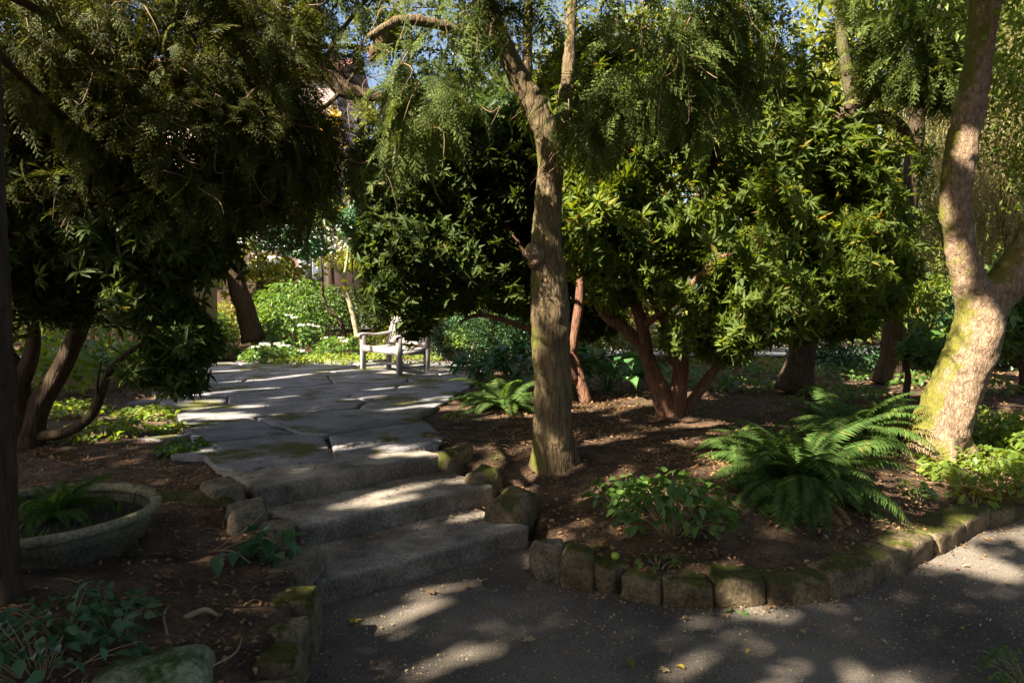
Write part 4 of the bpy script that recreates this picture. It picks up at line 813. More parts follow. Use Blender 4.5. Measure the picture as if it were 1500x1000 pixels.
leaf_cloud([(600, 290, 8.2, .55, .7, .5, 1.), (690, 270, 8.2, .8, .8, .55, 1.6), (620, 370, 8.0, .75, .7, .5, 1.4), (570, 420, 7.9, .3, .5, .35, .5), (610, 460, 7.9, .22, .4, .30, .45), (590, 400, 8, .45, .5, .4, .7), (700, 380, 8.0, .6, .6, .4, 1.2), (770, 330, 8.3, .6, .7, .7, 1.3), (750, 430, 8.2, .4, .5, .2, .5), (850, 340, 8.6, .5, .7, .8, 1.3), (640, 210, 8.3, .7, .7, .4, 1.2), (780, 210, 8.4, .6, .7, .5, 1.2), (860, 470, 9, .5, .4, .25, .5), (560, 350, 8.0, .3, .4, .3, .5), (640, 300, 8.6, 1., .6, 1., 2.), (560, 260, 8.6, .4, .6, .5, .8), (660, 430, 8.2, .5, .5, .25, .7), (800, 440, 9, .5, .5, .25, .7), (612, 462, 7.9, .20, .3, .14, .25)],
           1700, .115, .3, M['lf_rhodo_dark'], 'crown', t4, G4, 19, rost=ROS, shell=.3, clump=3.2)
# 5. dark multi-stemmed shrub at left
G5 = atz(40, 655, .38); 
t5 = thing('rhododendron', 'dark multi-stemmed rhododendron in deep shade at the left edge', 'shrub', G5); d5 = G5[1]
stems(t5, [[(35, 665, d5, .13), (28, 600, d5, .11), (20, 550, d5, .10), (-10, 500, d5, .08), (-60, 430, d5, .06)], [(45, 660, d5, .12), (60, 590, d5, .09), (95, 530, d5, .075), (125, 465, d5, .06), (165, 410, d5, .05), (170, 340, d5, .04), (190, 250, d5, .03)],
           [(45, 640, d5, .05), (90, 635, d5-.1, .042), (130, 612, d5-.2, .038), (150, 570, d5-.2, .034), (160, 545, d5-.2, .03), (190, 515, d5-.2, .02), (250, 480, d5-.3, .01)], [(30, 560, d5, .07), (50, 500, d5, .055), (40, 430, d5, .045), (60, 350, d5, .035), (50, 250, d5, .02)],
           [(22, 560, d5, .06), (-5, 440, d5, .05), (40, 420, d5, .04), (80, 350, d5, .03), (130, 300, d5-.4, .02), (125, 280, d5-.8, .008)], [(125, 465, d5, .04), (150, 350, d5, .035), (155, 230, d5, .02)], [(165, 410, d5, .035), (230, 370, d5, .025), (300, 330, d5, .02), (400, 300, d5, .01)],
           [(145, 590, d5-.2, .015), (142, 565, d5-.25, .012), (148, 530, d5-.3, .008)]], M['bark_dark'], base=G5, rough=.35)
leaf_cloud([(60, 330, 5.4, .7, .7, .45, 1.2), (180, 350, 5.4, .6, .7, .40, 1.2), (265, 345, 5.3, .4, .6, .35, .9), (220, 440, 5.3, .35, .5, .3, .7), (270, 500, 5.2, .25, .35, .22, .45), (230, 540, 5.1, .20, .25, .10, .2), (270, 560, 5.0, .14, .15, .06, .10), (110, 420, 5.6, .5, .5, .3, .5), (20, 420, 5.2, .3, .5, .35, .4), (330, 290, 5.5, .35, .5, .25, .6), (60, 250, 5.2, .7, .7, .3, 1)],
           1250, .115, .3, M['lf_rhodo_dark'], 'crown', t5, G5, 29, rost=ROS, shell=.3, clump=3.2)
# 6. conifer at the very left, branches fill the upper left
G6 = np.array([-2.06, 2.72, .26]); 
t6 = thing('conifer_tree', 'brown trunk at the very left edge with dense dark branches over the upper left', 'tree', G6)
mb = MB(); tube(mb, [(0, 0, -.1), (0, 0, .1), (-.01, 0, .6), (-.02, .02, 1.5), (-.05, .05, 3), (-.05, .1, 6), (0, .1, 9)], [.11, .07, .06, .06, .06, .05, .04], 14, 10, rough=.15); mb.build('trunk', M['bark_dark'], parent=t6, smooth=True)
for s in [[(-30, -30, 3.2, .03), (90, 30, 4.2, .02), (200, 60, 4.7, .014), (330, 130, 5.0, .006)], [(-40, 40, 3.2, .025), (60, 140, 4.3, .018), (160, 210, 4.8, .012), (300, 225, 5, .006)], [(-30, -60, 3.2, .05), (200, -40, 4, .045), (300, -10, 4.6, .03), (420, 60, 5.2, .015)]]: stems(t6, [s], M['bark_dark'], 'limb', G6)
conifer_crown([(60, 60, 4.6, .8, .8, .55, 1.3), (200, 50, 4.7, .7, .8, .5, 1.3), (330, 60, 4.9, .6, .7, .5, 1.2), (385, 100, 5.3, .4, .6, .45, 1.0), (100, 180, 4.9, .7, .7, .4, 1.2), (250, 190, 5.0, .7, .7, .4, 1.2), (380, 200, 5.2, .55, .6, .4, 1.1), (415, 235, 5.4, .32, .5, .3, .6), (160, 280, 5.0, .5, .5, .25, .6), (300, 280, 5.1, .5, .5, .22, .7), (440, 290, 5.4, .3, .4, .22, .16), (470, 215, 5.4, .22, .4, .3, .16), (380, 320, 5.4, .35, .4, .15, .14), (485, 90, 5.6, .2, .4, .3, .1), (30, 280, 5.0, .5, .5, .2, .5), (380, -20, 5, .7, .7, .3, 1), (100, -40, 4.3, 1.2, 1, .4, 1.3)],
              720, M['lf_yew'], 'crown', t6, G6, 15, size=(.13, .28), down=.5, twigs=520, twm=M['twig'])
leaf_cloud([(60, 60, 4.9, .8, .8, .5, 1.3), (200, 40, 5.0, .8, .8, .5, 1.3), (340, 60, 5.2, .6, .7, .5, 1.2), (390, 120, 5.5, .4, .6, .5, .8), (60, 190, 5.1, .7, .7, .4, 1.2), (230, 190, 5.2, .8, .7, .4, 1.3), (360, 200, 5.5, .55, .6, .4, 1.0), (425, 235, 5.6, .3, .5, .25, .5), (160, 290, 5.2, .6, .5, .25, .8), (290, 285, 5.4, .5, .5, .25, .7)],
           5200, .055, .35, M['lf_yew'], 'inner_foliage', t6, G6, 115, clump=3)
# 7. limb with burl, top left of centre, belongs to a tree of its own
G7 = atd(262, 520, 9.5); G7[2] = .4
t7 = thing('gnarled_tree', 'gnarled dark tree whose knobbly limbs cross the sky gap left of the middle tree', 'tree', G7)
stems(t7, [[(262, 523, 9.5, .16), (270, 400, 9.5, .14), (310, 250, 9.2, .13), (375, 120, 8.8, .12), (400, 40, 8.4, .11), (420, -60, 8.0, .10)]], M['bark_dark'], 'trunk', G7)
stems(t7, [[(385, -40, 8.2, .10), (410, 25, 7.6, .10), (440, 65, 7.3, .095), (475, 100, 7.1, .09), (505, 130, 7.0, .085), (540, 140, 7.0, .06), (590, 150, 7.0, .04), (640, 190, 7, .02)], [(440, 70, 7.3, .03), (500, 68, 7.2, .025), (545, 72, 7.1, .03), (590, 70, 7., .02)], [(475, 100, 7.1, .03), (490, 60, 7.1, .025), (520, 20, 7, .02), (560, -30, 7, .015)], [(505, 130, 7, .025), (470, 160, 6.9, .02), (440, 150, 6.9, .01)], [(500, 130, 7, .02), (520, 105, 7, .015), (530, 60, 7, .01)]], M['bark_dark'], 'limb', G7, rough=.45)
mb = MB(); g = np.random.default_rng(5)
for (px, py, rr) in ((568, 42, .12), (578, 28, .08), (552, 78, .09), (560, 60, .09)):
    for k in range(9):
        c = atd(px, py, 7.0)-G7+unit(g.normal(size=3))*rr*.7; r_ = g.uniform(.35, .6)*rr; u_, v_ = np.meshgrid(np.linspace(0, 2*math.pi, 13)[:-1], np.linspace(0, math.pi, 8)); V = np.stack([np.cos(u_)*np.sin(v_), np.sin(u_)*np.sin(v_), np.cos(v_)], -1).reshape(-1, 3)*r_+c
        mb.add(V, [[j*12+i, j*12+(i+1) % 12, (j+1)*12+(i+1) % 12, (j+1)*12+i] for j in range(7) for i in range(12)])
o = mb.build('burl', M['bark_red'], parent=t7); remesh(o, .02, .02, .04)
leaf_cloud([(430, 0, 7.6, .5, .6, .4, .7), (400, 150, 7.6, .3, .5, .6, .6), (510, -30, 7.4, .5, .5, .22, .5), (370, 240, 8, .3, .6, .4, .5)], 4200, .06, .4, M['lf_cyp'], 'crown', t7, G7, 39, clump=2.5)

# unseen upper crowns of these trees, filled in to cut the sky light
for tr, base, cl in ((t1, GT, [(-.3, 5.2, 6.6, 2.4, 2.2, 1.4, 1), (.8, 6.5, 8.5, 2.6, 2.4, 1.4, 1)]), (t2, G2, [(4.5, 6.6, 6.8, 2.6, 2., 1.4, 1), (6, 7.5, 8.6, 2.6, 2.6, 1.4, 1)]),
                     (t7, G7, [(-4, 8.6, 8.2, 2.8, 2.2, 1.3, 1), (-3, 10.5, 9.6, 2.8, 2.2, 1.3, 1)]), (t6, G6, [(-2.2, 3, 6.3, 2.4, 2.4, 1.4, 1), (-3.4, 5, 7., 2.2, 2., 1.2, 1), (-3.6, 1.0, 1.7, 1.1, 1.3, 1.3, .35), (-2.2, -.3, 3.0, 1.5, 1.3, .8, .35), (.5, -1.6, 3.6, 2., 1.2, .7, .35)])):  # last conifer clumps: low, out of view, added to darken the left foreground
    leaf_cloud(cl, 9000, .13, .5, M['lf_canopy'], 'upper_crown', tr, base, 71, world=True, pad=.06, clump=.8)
# ---------------------------------------------------------------- trees and shrubs of the middle distance
def bg_tree(name, label, cat, base, trunk, crown, n, ln, wd, lm, bm, seed, group=None, **kw):
    t = thing(name, label, cat, base, group)
    for tr in trunk: 
        mb = MB(); tube(mb, [atd(a[0], a[1], a[2])-base for a in tr], [a[3] for a in tr], 9, 6, rough=.25); mb.build('trunk', bm, parent=t, smooth=True)
    if crown: leaf_cloud(crown, n, ln, wd, lm, 'crown', t, base, seed, **kw)
    return t
def gd(px, d):
    p = atd(px, 500, d); p[2] = float(gz(p[0], p[1])); return p
bg_tree('dark_tree', 'dark reddish trunk with a mossy overarching limb behind the lit rhododendron', 'tree', gd(1168, 9.2), [[(1163, 575, 9.2, .24), (1172, 530, 9.2, .19), (1182, 470, 9.2, .18), (1190, 400, 9.2, .18), (1205, 280, 9.2, .18), (1225, 200, 9.2, .17), (1250, 160, 9.2, .15)]], [], 0, 1, 1, None, M['bark_dark'], 1)
tt = bpy.context.scene.objects[-1] if False else [o for o in sc.collection.objects if o.name.startswith('dark_tree')][0]; Bt = np.array(tt.location)
stems(tt, [[(1225, 195, 9.2, .15), (1250, 158, 9.2, .14), (1280, 130, 9.1, .10), (1305, 112, 9., .07), (1350, 60, 8.9, .045), (1380, 0, 8.8, .03), (1400, -70, 8.8, .02)], [(1235, 190, 9.2, .12), (1260, 175, 9.1, .10), (1295, 172, 9., .085), (1320, 185, 9., .065), (1333, 205, 9., .05), (1342, 240, 9., .03), (1345, 270, 9, .01)], [(1250, 150, 9.2, .10), (1240, 100, 9.2, .08), (1232, 40, 9.2, .07), (1225, -40, 9.2, .06)], [(1260, 140, 9.2, .04), (1300, 140, 9, .03), (1370, 145, 8.8, .015)]], M['bark_moss'], 'limb', Bt, rough=.3)
conifer_crown([(1340, 90, 8.6, .7, .6, .35, 1.), (1250, 40, 8.8, .7, .7, .5, 1.1), (1300, 20, 8.6, .9, .7, .4, 1.2), (1140, 60, 8.8, .8, .7, .6, 1.3), (1180, 130, 8.8, .4, .6, .4, .6), (1380, 110, 8.4, .35, .4, .2, .5)], 420, M['lf_cyp'], 'crown', tt, Bt, 45, size=(.3, .5), down=.4)
bg_tree('dark_tree', 'dark brown trunk standing between the mossy-limbed tree and the forked tree', 'tree', gd(1300, 10.4), [[(1300, 562, 10.4, .20), (1306, 520, 10.4, .17), (1312, 460, 10.4, .16), (1320, 380, 10.4, .14), (1335, 250, 10.4, .12), (1350, 100, 10.4, .10), (1352, -40, 10.4, .09)], [(1312, 440, 10.4, .06), (1290, 420, 10.3, .05), (1270, 380, 10.2, .03)]],
        [(1330, 430, 9.8, .5, .6, .35, .9), (1300, 370, 10.4, .9, .8, .8, 1.8), (1370, 400, 10.8, .5, .8, 1.0, 1.3), (1260, 320, 10.5, .6, .8, .8, 1.0), (1340, 260, 10.6, .7, .8, .8, 1.2), (1330, 130, 10.0, .8, .6, .7, .7), (1370, 40, 10.0, .9, .6, .7, .7), (1270, 60, 10.2, .6, .6, .6, .4), (1480, 200, 10.6, .9, .6, 1.2, .9), (1500, 60, 10.6, 1., .6, .9, .6)], 4200, .10, .38, M['lf_rhodo'], M['bark_dark'], 51, rost=None, down=.1)
bg_tree('leafy_shrub', 'low shrub with a thin curved stem between dark trunk and forked tree', 'shrub', gd(1330, 8.2), [[(1325, 590, 8.2, .04), (1330, 550, 8.2, .035), (1325, 525, 8.2, .03), (1345, 500, 8.2, .02)]],
        [(1360, 510, 8.2, .35, .4, .22, 1.)], 150, .16, .3, M['lf_plant'], M['bark_dark'], 52, rost=ROS)
bg_tree('leafy_shrub', 'sunlit shrub with leaf whorls right of the forked trunk', 'shrub', gd(1500, 9), [[(1500, 580, 9, .05), (1495, 520, 9, .03)]], [(1450, 480, 9, .5, .5, .45, 1.), (1520, 440, 9, .6, .6, .8, 1.2)], 300, .17, .3, M['lf_plant'], M['bark_dark'], 53, rost=ROS)
bg_tree('leafy_shrub', 'dark low shrub between the two dark trunks in the right background', 'shrub', gd(1240, 12), [[(1240, 545, 12, .05), (1240, 520, 12, .03)]], [(1230, 520, 12, .9, .7, .22, 1.)], 2200, .12, .4, M['hedge'], M['bark_dark'], 54)
# bank of blue green shrubs at right background
bg_tree('leafy_shrub', 'blue green shrub behind the forked tree', 'shrub', gd(1420, 13), [[(1400, 540, 13, .08), (1405, 450, 13, .05)]], [(1380, 480, 13, 1., .8, .6, 1.2), (1500, 500, 13, 1.2, .8, .7, 1.3)], 2600, .13, .5, M['lf_blue'], M['bark_dark'], 55)
# clipped evergreen mound
bg_tree('box_shrub', 'rounded dark blue green evergreen mound behind the bench', 'shrub', gd(695, 12.6), [[(695, 535, 12.6, .05), (695, 500, 12.6, .03)]], [(695, 498, 12.6, .78, .7, .46, 3.), (740, 478, 12.8, .6, .6, .5, 1.5)], 4200, .05, .5, M['hedge'], M['bark_dark'], 56, shell=.8, clump=0, down=-.3)
mbt = MB(); g = np.random.default_rng(6); c0 = gd(700, 11.2)
for k in range(26): a = np.array([g.normal(0, .18), g.normal(0, .1), 0]); b = a*2.2+[0, 0, g.uniform(.4, .75)]; tube(mbt, [a, (a+b)/2+g.normal(size=3)*.03, b], [.005, .004, .002], 3, 3, cap=False)
o = mbt.build('bare_shrub', M['twig_pale']); o.location = c0; tag(o, 'thin bare twiggy shrub in front of the evergreen mound', 'shrub')
b = gd(700, 13.2); bg_tree('tall_tree', 'slim tall tree whose fine yellow green leaves fill the sky gap behind the middle tree', 'tree', b, [[(760, 530, 13.2, .14), (765, 300, 13.2, .12), (772, 100, 13.2, .10), (775, -60, 13.2, .08)]],
        [(760, 60, 13, 1.2, .8, .9, 1.2), (640, 30, 13, 1.1, .8, .7, 1.), (900, 70, 13.4, 1.6, .9, 1., 1.4), (560, 190, 13.5, .7, .7, .8, .7), (1040, 60, 13.4, 1.2, .8, 1., 1.1), (560, 20, 13, .7, .6, .6, .35)], 1700, .12, .45, M['lf_bg'], M['bark_dark'], 62, rost=None, clump=1.3)
# left background
b = gd(368, 15.0); bg_tree('garden_tree', 'leaning brown trunk at the back left of the terrace', 'tree', b, [[(372, 500, 15, .26), (362, 460, 15, .21), (348, 420, 15, .2), (340, 370, 15, .19), (345, 280, 15, .16), (350, 150, 15, .13), (350, 0, 15, .1)]],
        [(300, 330, 14.5, 1.3, 1, .7, 1.6), (350, 290, 14.8, 1.2, 1, .8, 1.5), (440, 300, 15, 1., 1, .6, 1.2)], 1500, .15, .45, M['lf_bgd'], M['bark_dark'], 60, rost=None)
b = gd(522, 14.6); t = bg_tree('dogwood_tree', 'thin pale-trunked young tree with white blossom and yellow tape round its trunk', 'tree', b, [[(524, 495, 14.6, .065), (517, 460, 14.6, .055), (508, 430, 14.6, .05), (502, 405, 14.6, .05)], [(502, 410, 14.6, .035), (508, 385, 14.6, .03), (512, 340, 14.6, .02), (510, 290, 14.6, .01)], [(502, 408, 14.6, .03), (490, 390, 14.5, .025), (470, 375, 14.3, .02), (430, 360, 14, .01)]],
        [(430, 355, 14, 1.1, .8, .28, 1.4), (500, 345, 14.4, .7, .8, .3, 1.2), (380, 345, 14, .6, .7, .28, .9), (540, 360, 14.9, .35, .4, .25, .5), (520, 320, 14.6, .4, .5, .4, .5)], 6500, .13, .5, M['lf_blue'], M['bark_pale'], 61, clump=1.2)
bt = np.array(b)
mb = MB(); g = np.random.default_rng(61); n = 150; P = np.concatenate([ellips(atd(430, 358, 14), (1.1, .8, .42), n, .6, 5)[0], ellips(atd(500, 348, 14.4), (.75, .7, .28), n//2, .6, 6)[0]]); P = P[P[:, 2] > atd(430, 372, 14)[2]]
scatter(mb, rosetteT(4, 1., .6, 80, 95, 'q', 5), P-bt, frames(g.normal(size=P.shape)*.3+[0, -.5, 1.]), .045*g.uniform(.6, 1.3, len(P))); mb.build('blossom', M['white'], parent=t)
for py in (411, 422):
    mb = MB(); c = atd(504.5+(py-411)*.15, py, 14.6)-bt; lathe(mb, [(.056, -.035), (.06, -.035), (.06, .035), (.056, .035)], 20, c); mb.build('tape', M['tape'], parent=t)
def flowering(px, d, rad, hgt, n, nf, label, seed, lm='lf_plant'):
    t = leafy('flowering_hydrangea', gd(px, d), rad, hgt, n, .13, .6, M[lm], label, 'shrub', seed, 'hydrangeas behind the terrace'); g = np.random.default_rng(seed)
    for i in range(nf):
        a = g.random()*6.28; r_ = math.sqrt(g.random())*rad*.95; c = np.array([math.cos(a)*r_, math.sin(a)*r_*.9-.1, hgt*math.sqrt(max(.1, 1-(r_/rad)**2*.8))*.98+.05]); mb = MB(); m = 14; q = g.random(m)*6.28
        P = c+np.column_stack([np.cos(q)*.07, np.sin(q)*.07, g.normal(0, .01, m)]); scatter(mb, rosetteT(4, 1, .8, 80, 95, 'q', 6), P, frames(g.normal(size=(m, 3))*.2+[0, -.4, 1.]), g.uniform(.025, .04, m)); mb.build('flower_head', M['white'], parent=t)
flowering(400, 14.3, .62, .42, 520, 13, 'low hydrangea with white flower heads at the back edge of the terrace', 71)
flowering(425, 15.6, .8, .95, 700, 5, 'taller green hydrangea behind the white-flowered one', 72)
flowering(495, 15.2, .55, .5, 360, 3, 'small hydrangea beside the yellow-taped trunk', 73)
flowering(300, 14.6, .7, .55, 420, 0, 'leafy green shrub left of the leaning brown trunk', 74)
leafy('ground_plant', gd(470, 14.2), 1.0, .2, 700, .09, .6, M['lf_lime'], 'lime green ground plants behind the bench and terrace edge', 'plant', 75, PG)
leafy('ground_plant', gd(585, 14.5), .9, .28, 600, .09, .6, M['lf_lime'], 'yellow green plants seen through the bench', 'plant', 76, PG)
leafy('ground_plant', gd(540, 17.5), 1.3, .35, 700, .10, .6, M['lf_lime'], 'sunlit plants in front of the pale road behind the bench', 'plant', 77, PG)
for i, (x0, y0, d, r_) in enumerate([(535, 480, 16, .03), (560, 490, 16, .03), (490, 490, 17, .05)]):
    bg_tree('young_tree', ['thin dark curved sapling left of the bench back', 'second thin sapling nearer the bench back', 'dark slim trunk left of the taped tree'][i], 'tree', gd(x0, d), [[(x0+18, y0+10, d, r_), (x0+8, y0-20, d, r_*.9), (x0-15, y0-50, d, r_*.7), (x0-20, y0-120, d, r_*.5)]], [(x0+10, 375, d+1.2, .8, .6, .4, 1)], 900, .12, .45, M['lf_bg'], M['bark_dark'], 80+i)
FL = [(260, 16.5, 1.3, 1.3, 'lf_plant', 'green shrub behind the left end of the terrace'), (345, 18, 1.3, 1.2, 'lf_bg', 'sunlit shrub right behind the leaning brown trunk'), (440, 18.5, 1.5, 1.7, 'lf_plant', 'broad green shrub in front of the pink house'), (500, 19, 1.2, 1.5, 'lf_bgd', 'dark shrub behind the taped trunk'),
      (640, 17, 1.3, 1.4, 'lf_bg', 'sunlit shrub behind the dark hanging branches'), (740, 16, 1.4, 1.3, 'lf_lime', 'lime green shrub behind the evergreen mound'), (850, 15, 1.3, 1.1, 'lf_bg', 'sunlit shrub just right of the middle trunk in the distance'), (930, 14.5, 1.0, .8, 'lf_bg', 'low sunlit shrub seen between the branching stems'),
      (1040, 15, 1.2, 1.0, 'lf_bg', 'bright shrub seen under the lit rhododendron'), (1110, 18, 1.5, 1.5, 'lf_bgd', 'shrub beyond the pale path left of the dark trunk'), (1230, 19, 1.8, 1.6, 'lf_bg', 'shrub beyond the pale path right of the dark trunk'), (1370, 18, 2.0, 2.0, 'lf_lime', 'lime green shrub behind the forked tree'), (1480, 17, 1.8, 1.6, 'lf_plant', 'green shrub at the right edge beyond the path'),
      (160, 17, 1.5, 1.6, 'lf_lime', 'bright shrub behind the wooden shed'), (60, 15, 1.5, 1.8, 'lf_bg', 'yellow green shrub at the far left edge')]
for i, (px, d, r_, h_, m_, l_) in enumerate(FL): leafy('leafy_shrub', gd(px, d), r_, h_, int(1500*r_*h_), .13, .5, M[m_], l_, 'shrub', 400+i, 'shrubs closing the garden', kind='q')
# road in the distance
mb = MB(); V, F = grid(-14, 0, 21, 27, .5, lambda X, Y: .42+.55*sstep((-X-.5)/3)*sstep((Y-15)/9)+.06+0*X); mb.add(V, F); tag(mb.build('distant_road', M['road']), kind='structure')
mb = MB(); V, F = grid(2, 22, 15.5, 19.5, .5, lambda X, Y: .46+0*X); mb.add(V, F); tag(mb.build('distant_path', M['road']), kind='structure')

# buildings
def building(name, c, w_, d, h, m, label, rot=0, win=(), roofh=2., cat='house'):
    t = thing(name, label, cat, c); t.rotation_euler.z = rot; mb = MB(); box(mb, (0, 0, h/2), (w_, d, h)); mb.build('wall', m, parent=t)
    mb = MB(); o_ = .4; V = [(-w_/2-o_, -d/2-o_, h), (w_/2+o_, -d/2-o_, h), (w_/2+o_, d/2+o_, h), (-w_/2-o_, d/2+o_, h), (-w_/2-o_, 0, h+roofh), (w_/2+o_, 0, h+roofh), (-w_/2-o_, -d/2-o_, h-.15), (w_/2+o_, -d/2-o_, h-.15), (w_/2+o_, d/2+o_, h-.15), (-w_/2-o_, d/2+o_, h-.15)]
    mb.add(V, [[0, 1, 5, 4], [2, 3, 4, 5], [6, 7, 1, 0], [8, 9, 3, 2], [9, 8, 7, 6]]); mb.add(V, [[0, 4, 3], [1, 2, 5]]); mb.build('roof', M['roof'], parent=t)
    for (x, z, ww, hh) in win:
        f = MB(); box(f, (x, -d/2-.03, z), (ww+.16, .06, hh+.16)); fo = f.build('window', M['frame'], parent=t); p = MB()
        for i in (-1, 1): box(p, (x+i*ww/4, -d/2-.07, z), (ww/2-.05, .03, hh-.04))
        p.build('pane', M['glass'], parent=fo)
    return t
building('house', (-13.2, 36, .9), 10, 8, 11.5, M['wall'], 'pale pink house far behind the trees left of the middle', 0, [(x, z, 1.1, 1.5) for x in (-3.5, -.8, 1.9, 3.9) for z in (2.2, 5.2, 8.4)])
t = thing('garden_shed', 'small tan wooden shed glimpsed through the dark shrub at left', 'shed', gd(165, 13)+[0, .8, 0]); mb = MB()
for k in range(12): box(mb, (-.9+k*.165, 0, 1.0), (.155, .03, 2.0))
box(mb, (0, .8, 1.0), (2.0, 1.5, 1.98)); mb.build('wall', M['shed'], parent=t); mb = MB(); box(mb, (0, .6, 2.1), (2.5, 2.2, .08), np.array([[1, 0, 0], [0, .98, -.17], [0, .17, .98]])); mb.build('roof', M['bark_dark'], parent=t)
for s in (-1, 1): mb = MB(); box(mb, (s*1.1, -.3, 1.0), (.09, .09, 2.0)); mb.build('post', M['shed'], parent=t)

# far trees
def far(name, label, x, d, h, w_, n, lm, seed, ln=.28, tr=.2, low=.8, cl=1.1, trunk_m='bark_dark'):
    x = float(x); b = np.array([x, d, float(gz(x, d))]); t = thing(name, label, 'tree', b, 'trees closing the background'); g = np.random.default_rng(seed)
    mb = MB(); tube(mb, [(0, 0, -.1), (g.normal(0, .1), 0, h*.3), (g.normal(0, .3), 0, h*.6), (g.normal(0, .4), 0, h*.92)], [tr, tr*.8, tr*.5, tr*.15], 8, 5, rough=.2)
    for k in range(6):
        z = h*g.uniform(.25, .75); a = g.random()*6.28; tube(mb, [(0, 0, z), (math.cos(a)*w_*.3, math.sin(a)*w_*.3, z+.4), (math.cos(a)*w_*.75, math.sin(a)*w_*.7, z+g.uniform(.4, 1.6))], [tr*.4, tr*.28, tr*.1], 5, 4)
    mb.build('trunk', M[trunk_m], parent=t, smooth=True)
    cl_ = []; m = 9
    for k in range(m): z = low+(h-low)*(k+.5)/m; r_ = w_*(.55+.5*math.sin(math.pi*(k+.8)/(m+.5))); cl_.append((x+g.normal(0, w_*.25), d+g.normal(0, w_*.2), b[2]+z, r_*g.uniform(.6, .95), r_*.8, h/m*g.uniform(.7, 1.1), 1./m))
    leaf_cloud(cl_, n, ln, .5, lm, 'crown', t, b, seed, clump=cl, world=True, carv=False); return t
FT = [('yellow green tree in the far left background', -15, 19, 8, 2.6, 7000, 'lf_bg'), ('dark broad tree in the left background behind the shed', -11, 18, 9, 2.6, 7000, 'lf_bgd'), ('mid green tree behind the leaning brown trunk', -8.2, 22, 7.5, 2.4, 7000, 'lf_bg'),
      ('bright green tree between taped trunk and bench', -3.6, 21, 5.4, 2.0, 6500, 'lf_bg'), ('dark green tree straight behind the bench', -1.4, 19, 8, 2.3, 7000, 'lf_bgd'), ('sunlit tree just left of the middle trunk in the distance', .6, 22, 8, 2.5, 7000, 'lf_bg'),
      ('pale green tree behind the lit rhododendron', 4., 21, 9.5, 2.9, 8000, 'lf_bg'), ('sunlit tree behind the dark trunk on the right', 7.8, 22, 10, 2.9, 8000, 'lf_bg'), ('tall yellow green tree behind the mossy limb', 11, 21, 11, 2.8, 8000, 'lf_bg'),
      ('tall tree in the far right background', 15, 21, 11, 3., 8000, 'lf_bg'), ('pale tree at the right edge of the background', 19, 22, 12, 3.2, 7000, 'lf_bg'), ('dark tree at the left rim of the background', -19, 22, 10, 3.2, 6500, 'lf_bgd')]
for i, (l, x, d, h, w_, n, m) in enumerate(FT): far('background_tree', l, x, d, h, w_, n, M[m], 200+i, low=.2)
far('golden_tree', 'golden yellow tree in front of the pale pink house', -7.2, 27, 8.2, .8, 420, M['lf_gold'], 240, low=6)
for i, (x, d, h) in enumerate([(-30, 36, 15), (-23, 40, 15), (-4, 42, 13), (1, 40, 14), (6, 38, 14), (11, 37, 15), (17, 36, 17), (23, 37, 18), (30, 38, 18)]):
    far('tall_tree', ['tall dark tree on the far left skyline', 'tall tree on the skyline left of the pink house', 'tall tree on the skyline right of the pink house', 'tall tree on the skyline above the middle trunk', 'tall tree on the skyline above the lit rhododendron', 'tall tree on the skyline left of the mossy limb', 'tall tree on the skyline right of the mossy limb', 'very tall tree on the skyline behind the forked tree', 'very tall tree beyond the right edge of the skyline'][i], x, d, h, 3.6, 6500, M['lf_bgd' if i % 2 else 'lf_bg'], 260+i, ln=.45, tr=.35, low=.3)
for i, (x, d, h, w_) in enumerate([(-7, -10, 8, 2.8), (-1.5, -10.5, 8.5, 2.8), (4, -10, 8, 2.8), (9.5, -8, 8.5, 2.8), (13, -2.5, 8, 2.6), (13.5, 3, 8, 2.6), (13, 9.5, 8, 2.4), (-10, -4.5, 6, 2.2)]):  # unseen trees, added to block sky light from behind and right
    far('background_tree', ['leafy tree behind the viewer at far left', 'leafy tree straight behind the viewer', 'leafy tree behind the viewer right of the path', 'leafy tree behind the viewer at far right', 'leafy tree right of the viewer across the path', 'second leafy tree right of the viewer across the path', 'leafy tree on the right beyond the bright leafy patch', 'small leafy tree behind the viewer on the left'][i], x, d, h, w_, 6000, M['lf_bgd'], 300+i, ln=.3, low=.2)
# weeping tree, pale hanging strands behind the forked trunk
def strandT(seed):
    g = np.random.default_rng(seed); parts = []; p = np.zeros(3); d = np.array([.35, 0, -.6])
    for k in range(14):
        d = unit(d+np.array([g.normal(0, .12)-.03, g.normal(0, .12), -.2])); q = p+d*.075
        parts.append((leafT('q', .12, 0, 0), p, frames(d[None])[0], .085))
        for s_ in (-1, 1): parts.append((leafT('q', .3, .1, .2), p, frames((d*.6+np.array([s_*g.uniform(.3, .8), g.normal(0, .4), -.1]))[None])[0], g.uniform(.05, .08)))
        p = q
    return merge(parts)
b = gd(1480, 13.5); t = thing('weeping_tree', 'weeping tree with masses of pale hanging strands behind the forked tree', 'tree', b); mb = MB()
tube(mb, [(0, 0, -.1), (.1, 0, 1.5), (-.1, 0, 3.5), (.2, 0, 6.5)], [.22, .18, .14, .06], 9, 6, rough=.2)
for a in ((-1.6, .3), (1.4, -.3), (-.8, -1.2), (.6, 1.)): tube(mb, [(-.05, 0, 3), (a[0]*.5, a[1]*.5, 5), (a[0], a[1], 5.6), (a[0]*1.4, a[1]*1.4, 4.6)], [.1, .08, .05, .02], 6, 5)
mb.build('trunk', M['bark_dark'], parent=t, smooth=True); mb = MB(); g = np.random.default_rng(4)
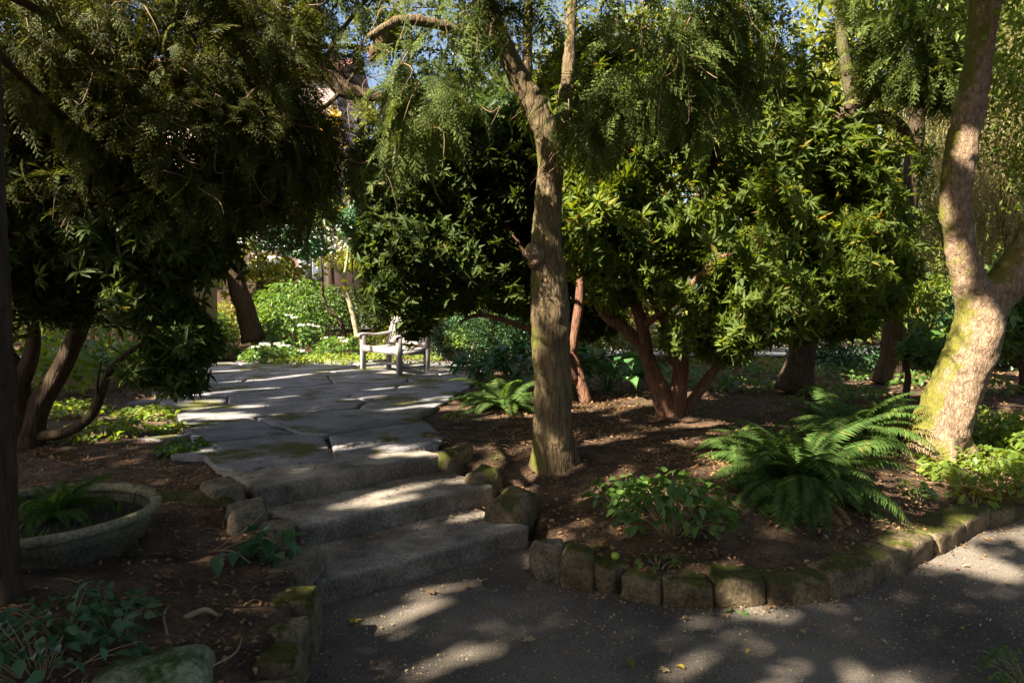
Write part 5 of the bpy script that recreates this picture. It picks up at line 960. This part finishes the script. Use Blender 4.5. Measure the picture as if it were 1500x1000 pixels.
for i in range(3):
    P = np.concatenate([ellips(b+[dx, dy, z], (1.6, 1.3, 1.2), 400, .3, 900+i*10+k, 1.3)[0] for k, (dx, dy, z) in enumerate([(-.6, 0, 5.2), (.8, .3, 4.6), (-1.4, .2, 3.6), (1.6, -.3, 3.2), (.2, -.5, 2.9), (1.9, 0, 6), (0, 0, 6.8)])]); P = P[carve(P, -.05)]
    a = g.random(len(P))*6.28; F = np.stack([np.column_stack([np.cos(a), np.sin(a), 0*a]), np.column_stack([-np.sin(a), np.cos(a), 0*a]), np.column_stack([0*a, 0*a, 0*a+1])], 2)
    scatter(mb, strandT(i), P-b, F, g.uniform(.6, 1.2, len(P)))
mb.build('crown', M['lf_weep'], parent=t)

# ---------------------------------------------------------------- unseen trees added behind the viewer and left, gaps shaped to throw dapples
def canopy():
    g = np.random.default_rng(99); TR = [(-9.5, -4), (-13, 3.5), (-6.5, -6.5), (-1.8, -5.2), (-13.5, -1), (5.5, -7), (-16, 8)]
    n = 520000; x = g.uniform(-19, 5, n); y = g.uniform(-10, 10.5, n); z = g.uniform(7.0, 11.5, n)
    gx = x-S[0]/S[2]*z; gy = y-S[1]/S[2]*z                        # where the leaf's shadow meets the ground
    dn = np.clip((vnoise(x*.5, y*.5, 31)*.5+vnoise(x*1.3, y*1.3+z*.6, 32)*.5), 0, 1)
    k = (gx > -10.5) & (gx < 12.5) & (gy > -3) & (gy < 16.5+gx*0) & (dn > g.random(n)*.12)
    P = np.column_stack([x, y, z])[k]; P = P[carve(P, .018)]; own = np.argmin(np.stack([(P[:, 0]-a)**2+(P[:, 1]-b)**2 for a, b in TR]), 0)
    labs = ['tall leafy shade tree behind the viewer to the left', 'tall leafy shade tree far to the left of the terrace', 'tall leafy shade tree directly behind the path', 'leafy shade tree behind the viewer near the path', 'tall leafy shade tree left of the viewer', 'leafy shade tree behind the viewer to the right', 'tall leafy shade tree beyond the left background']
    for i, (a, b) in enumerate(TR):
        base = np.array([a, b, float(gz(a, b)) if not inpoly([a], [b], PATH)[0] else 0.]); t = thing('shade_tree', labs[i], 'tree', base, 'tall trees shading the garden'); mb = MB(); tube(mb, [(0, 0, -.2), (.1, 0, 3), (0, .1, 7), (.1, 0, 11)], [.3, .24, .18, .06], 10, 6, rough=.15)
        for j in range(7): an = j*.9; tube(mb, [(0, 0, 5.5+j*.4), (math.cos(an)*1.3, math.sin(an)*1.3, 7+j*.3), (math.cos(an)*2.8, math.sin(an)*2.8, 8+j*.3)], [.09, .06, .02], 6, 4)
        mb.build('trunk', M['bark_dark'], parent=t, smooth=True); q = P[own == i]
        if len(q) == 0: continue
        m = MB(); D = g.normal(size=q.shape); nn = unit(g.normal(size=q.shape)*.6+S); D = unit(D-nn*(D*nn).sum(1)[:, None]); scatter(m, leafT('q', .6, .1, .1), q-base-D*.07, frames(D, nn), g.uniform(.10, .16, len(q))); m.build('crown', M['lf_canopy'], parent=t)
canopy()
print('faces', sum(len(m.polygons) for m in bpy.data.meshes), 'objects', len(bpy.data.objects), 'holes', len(HOLES))
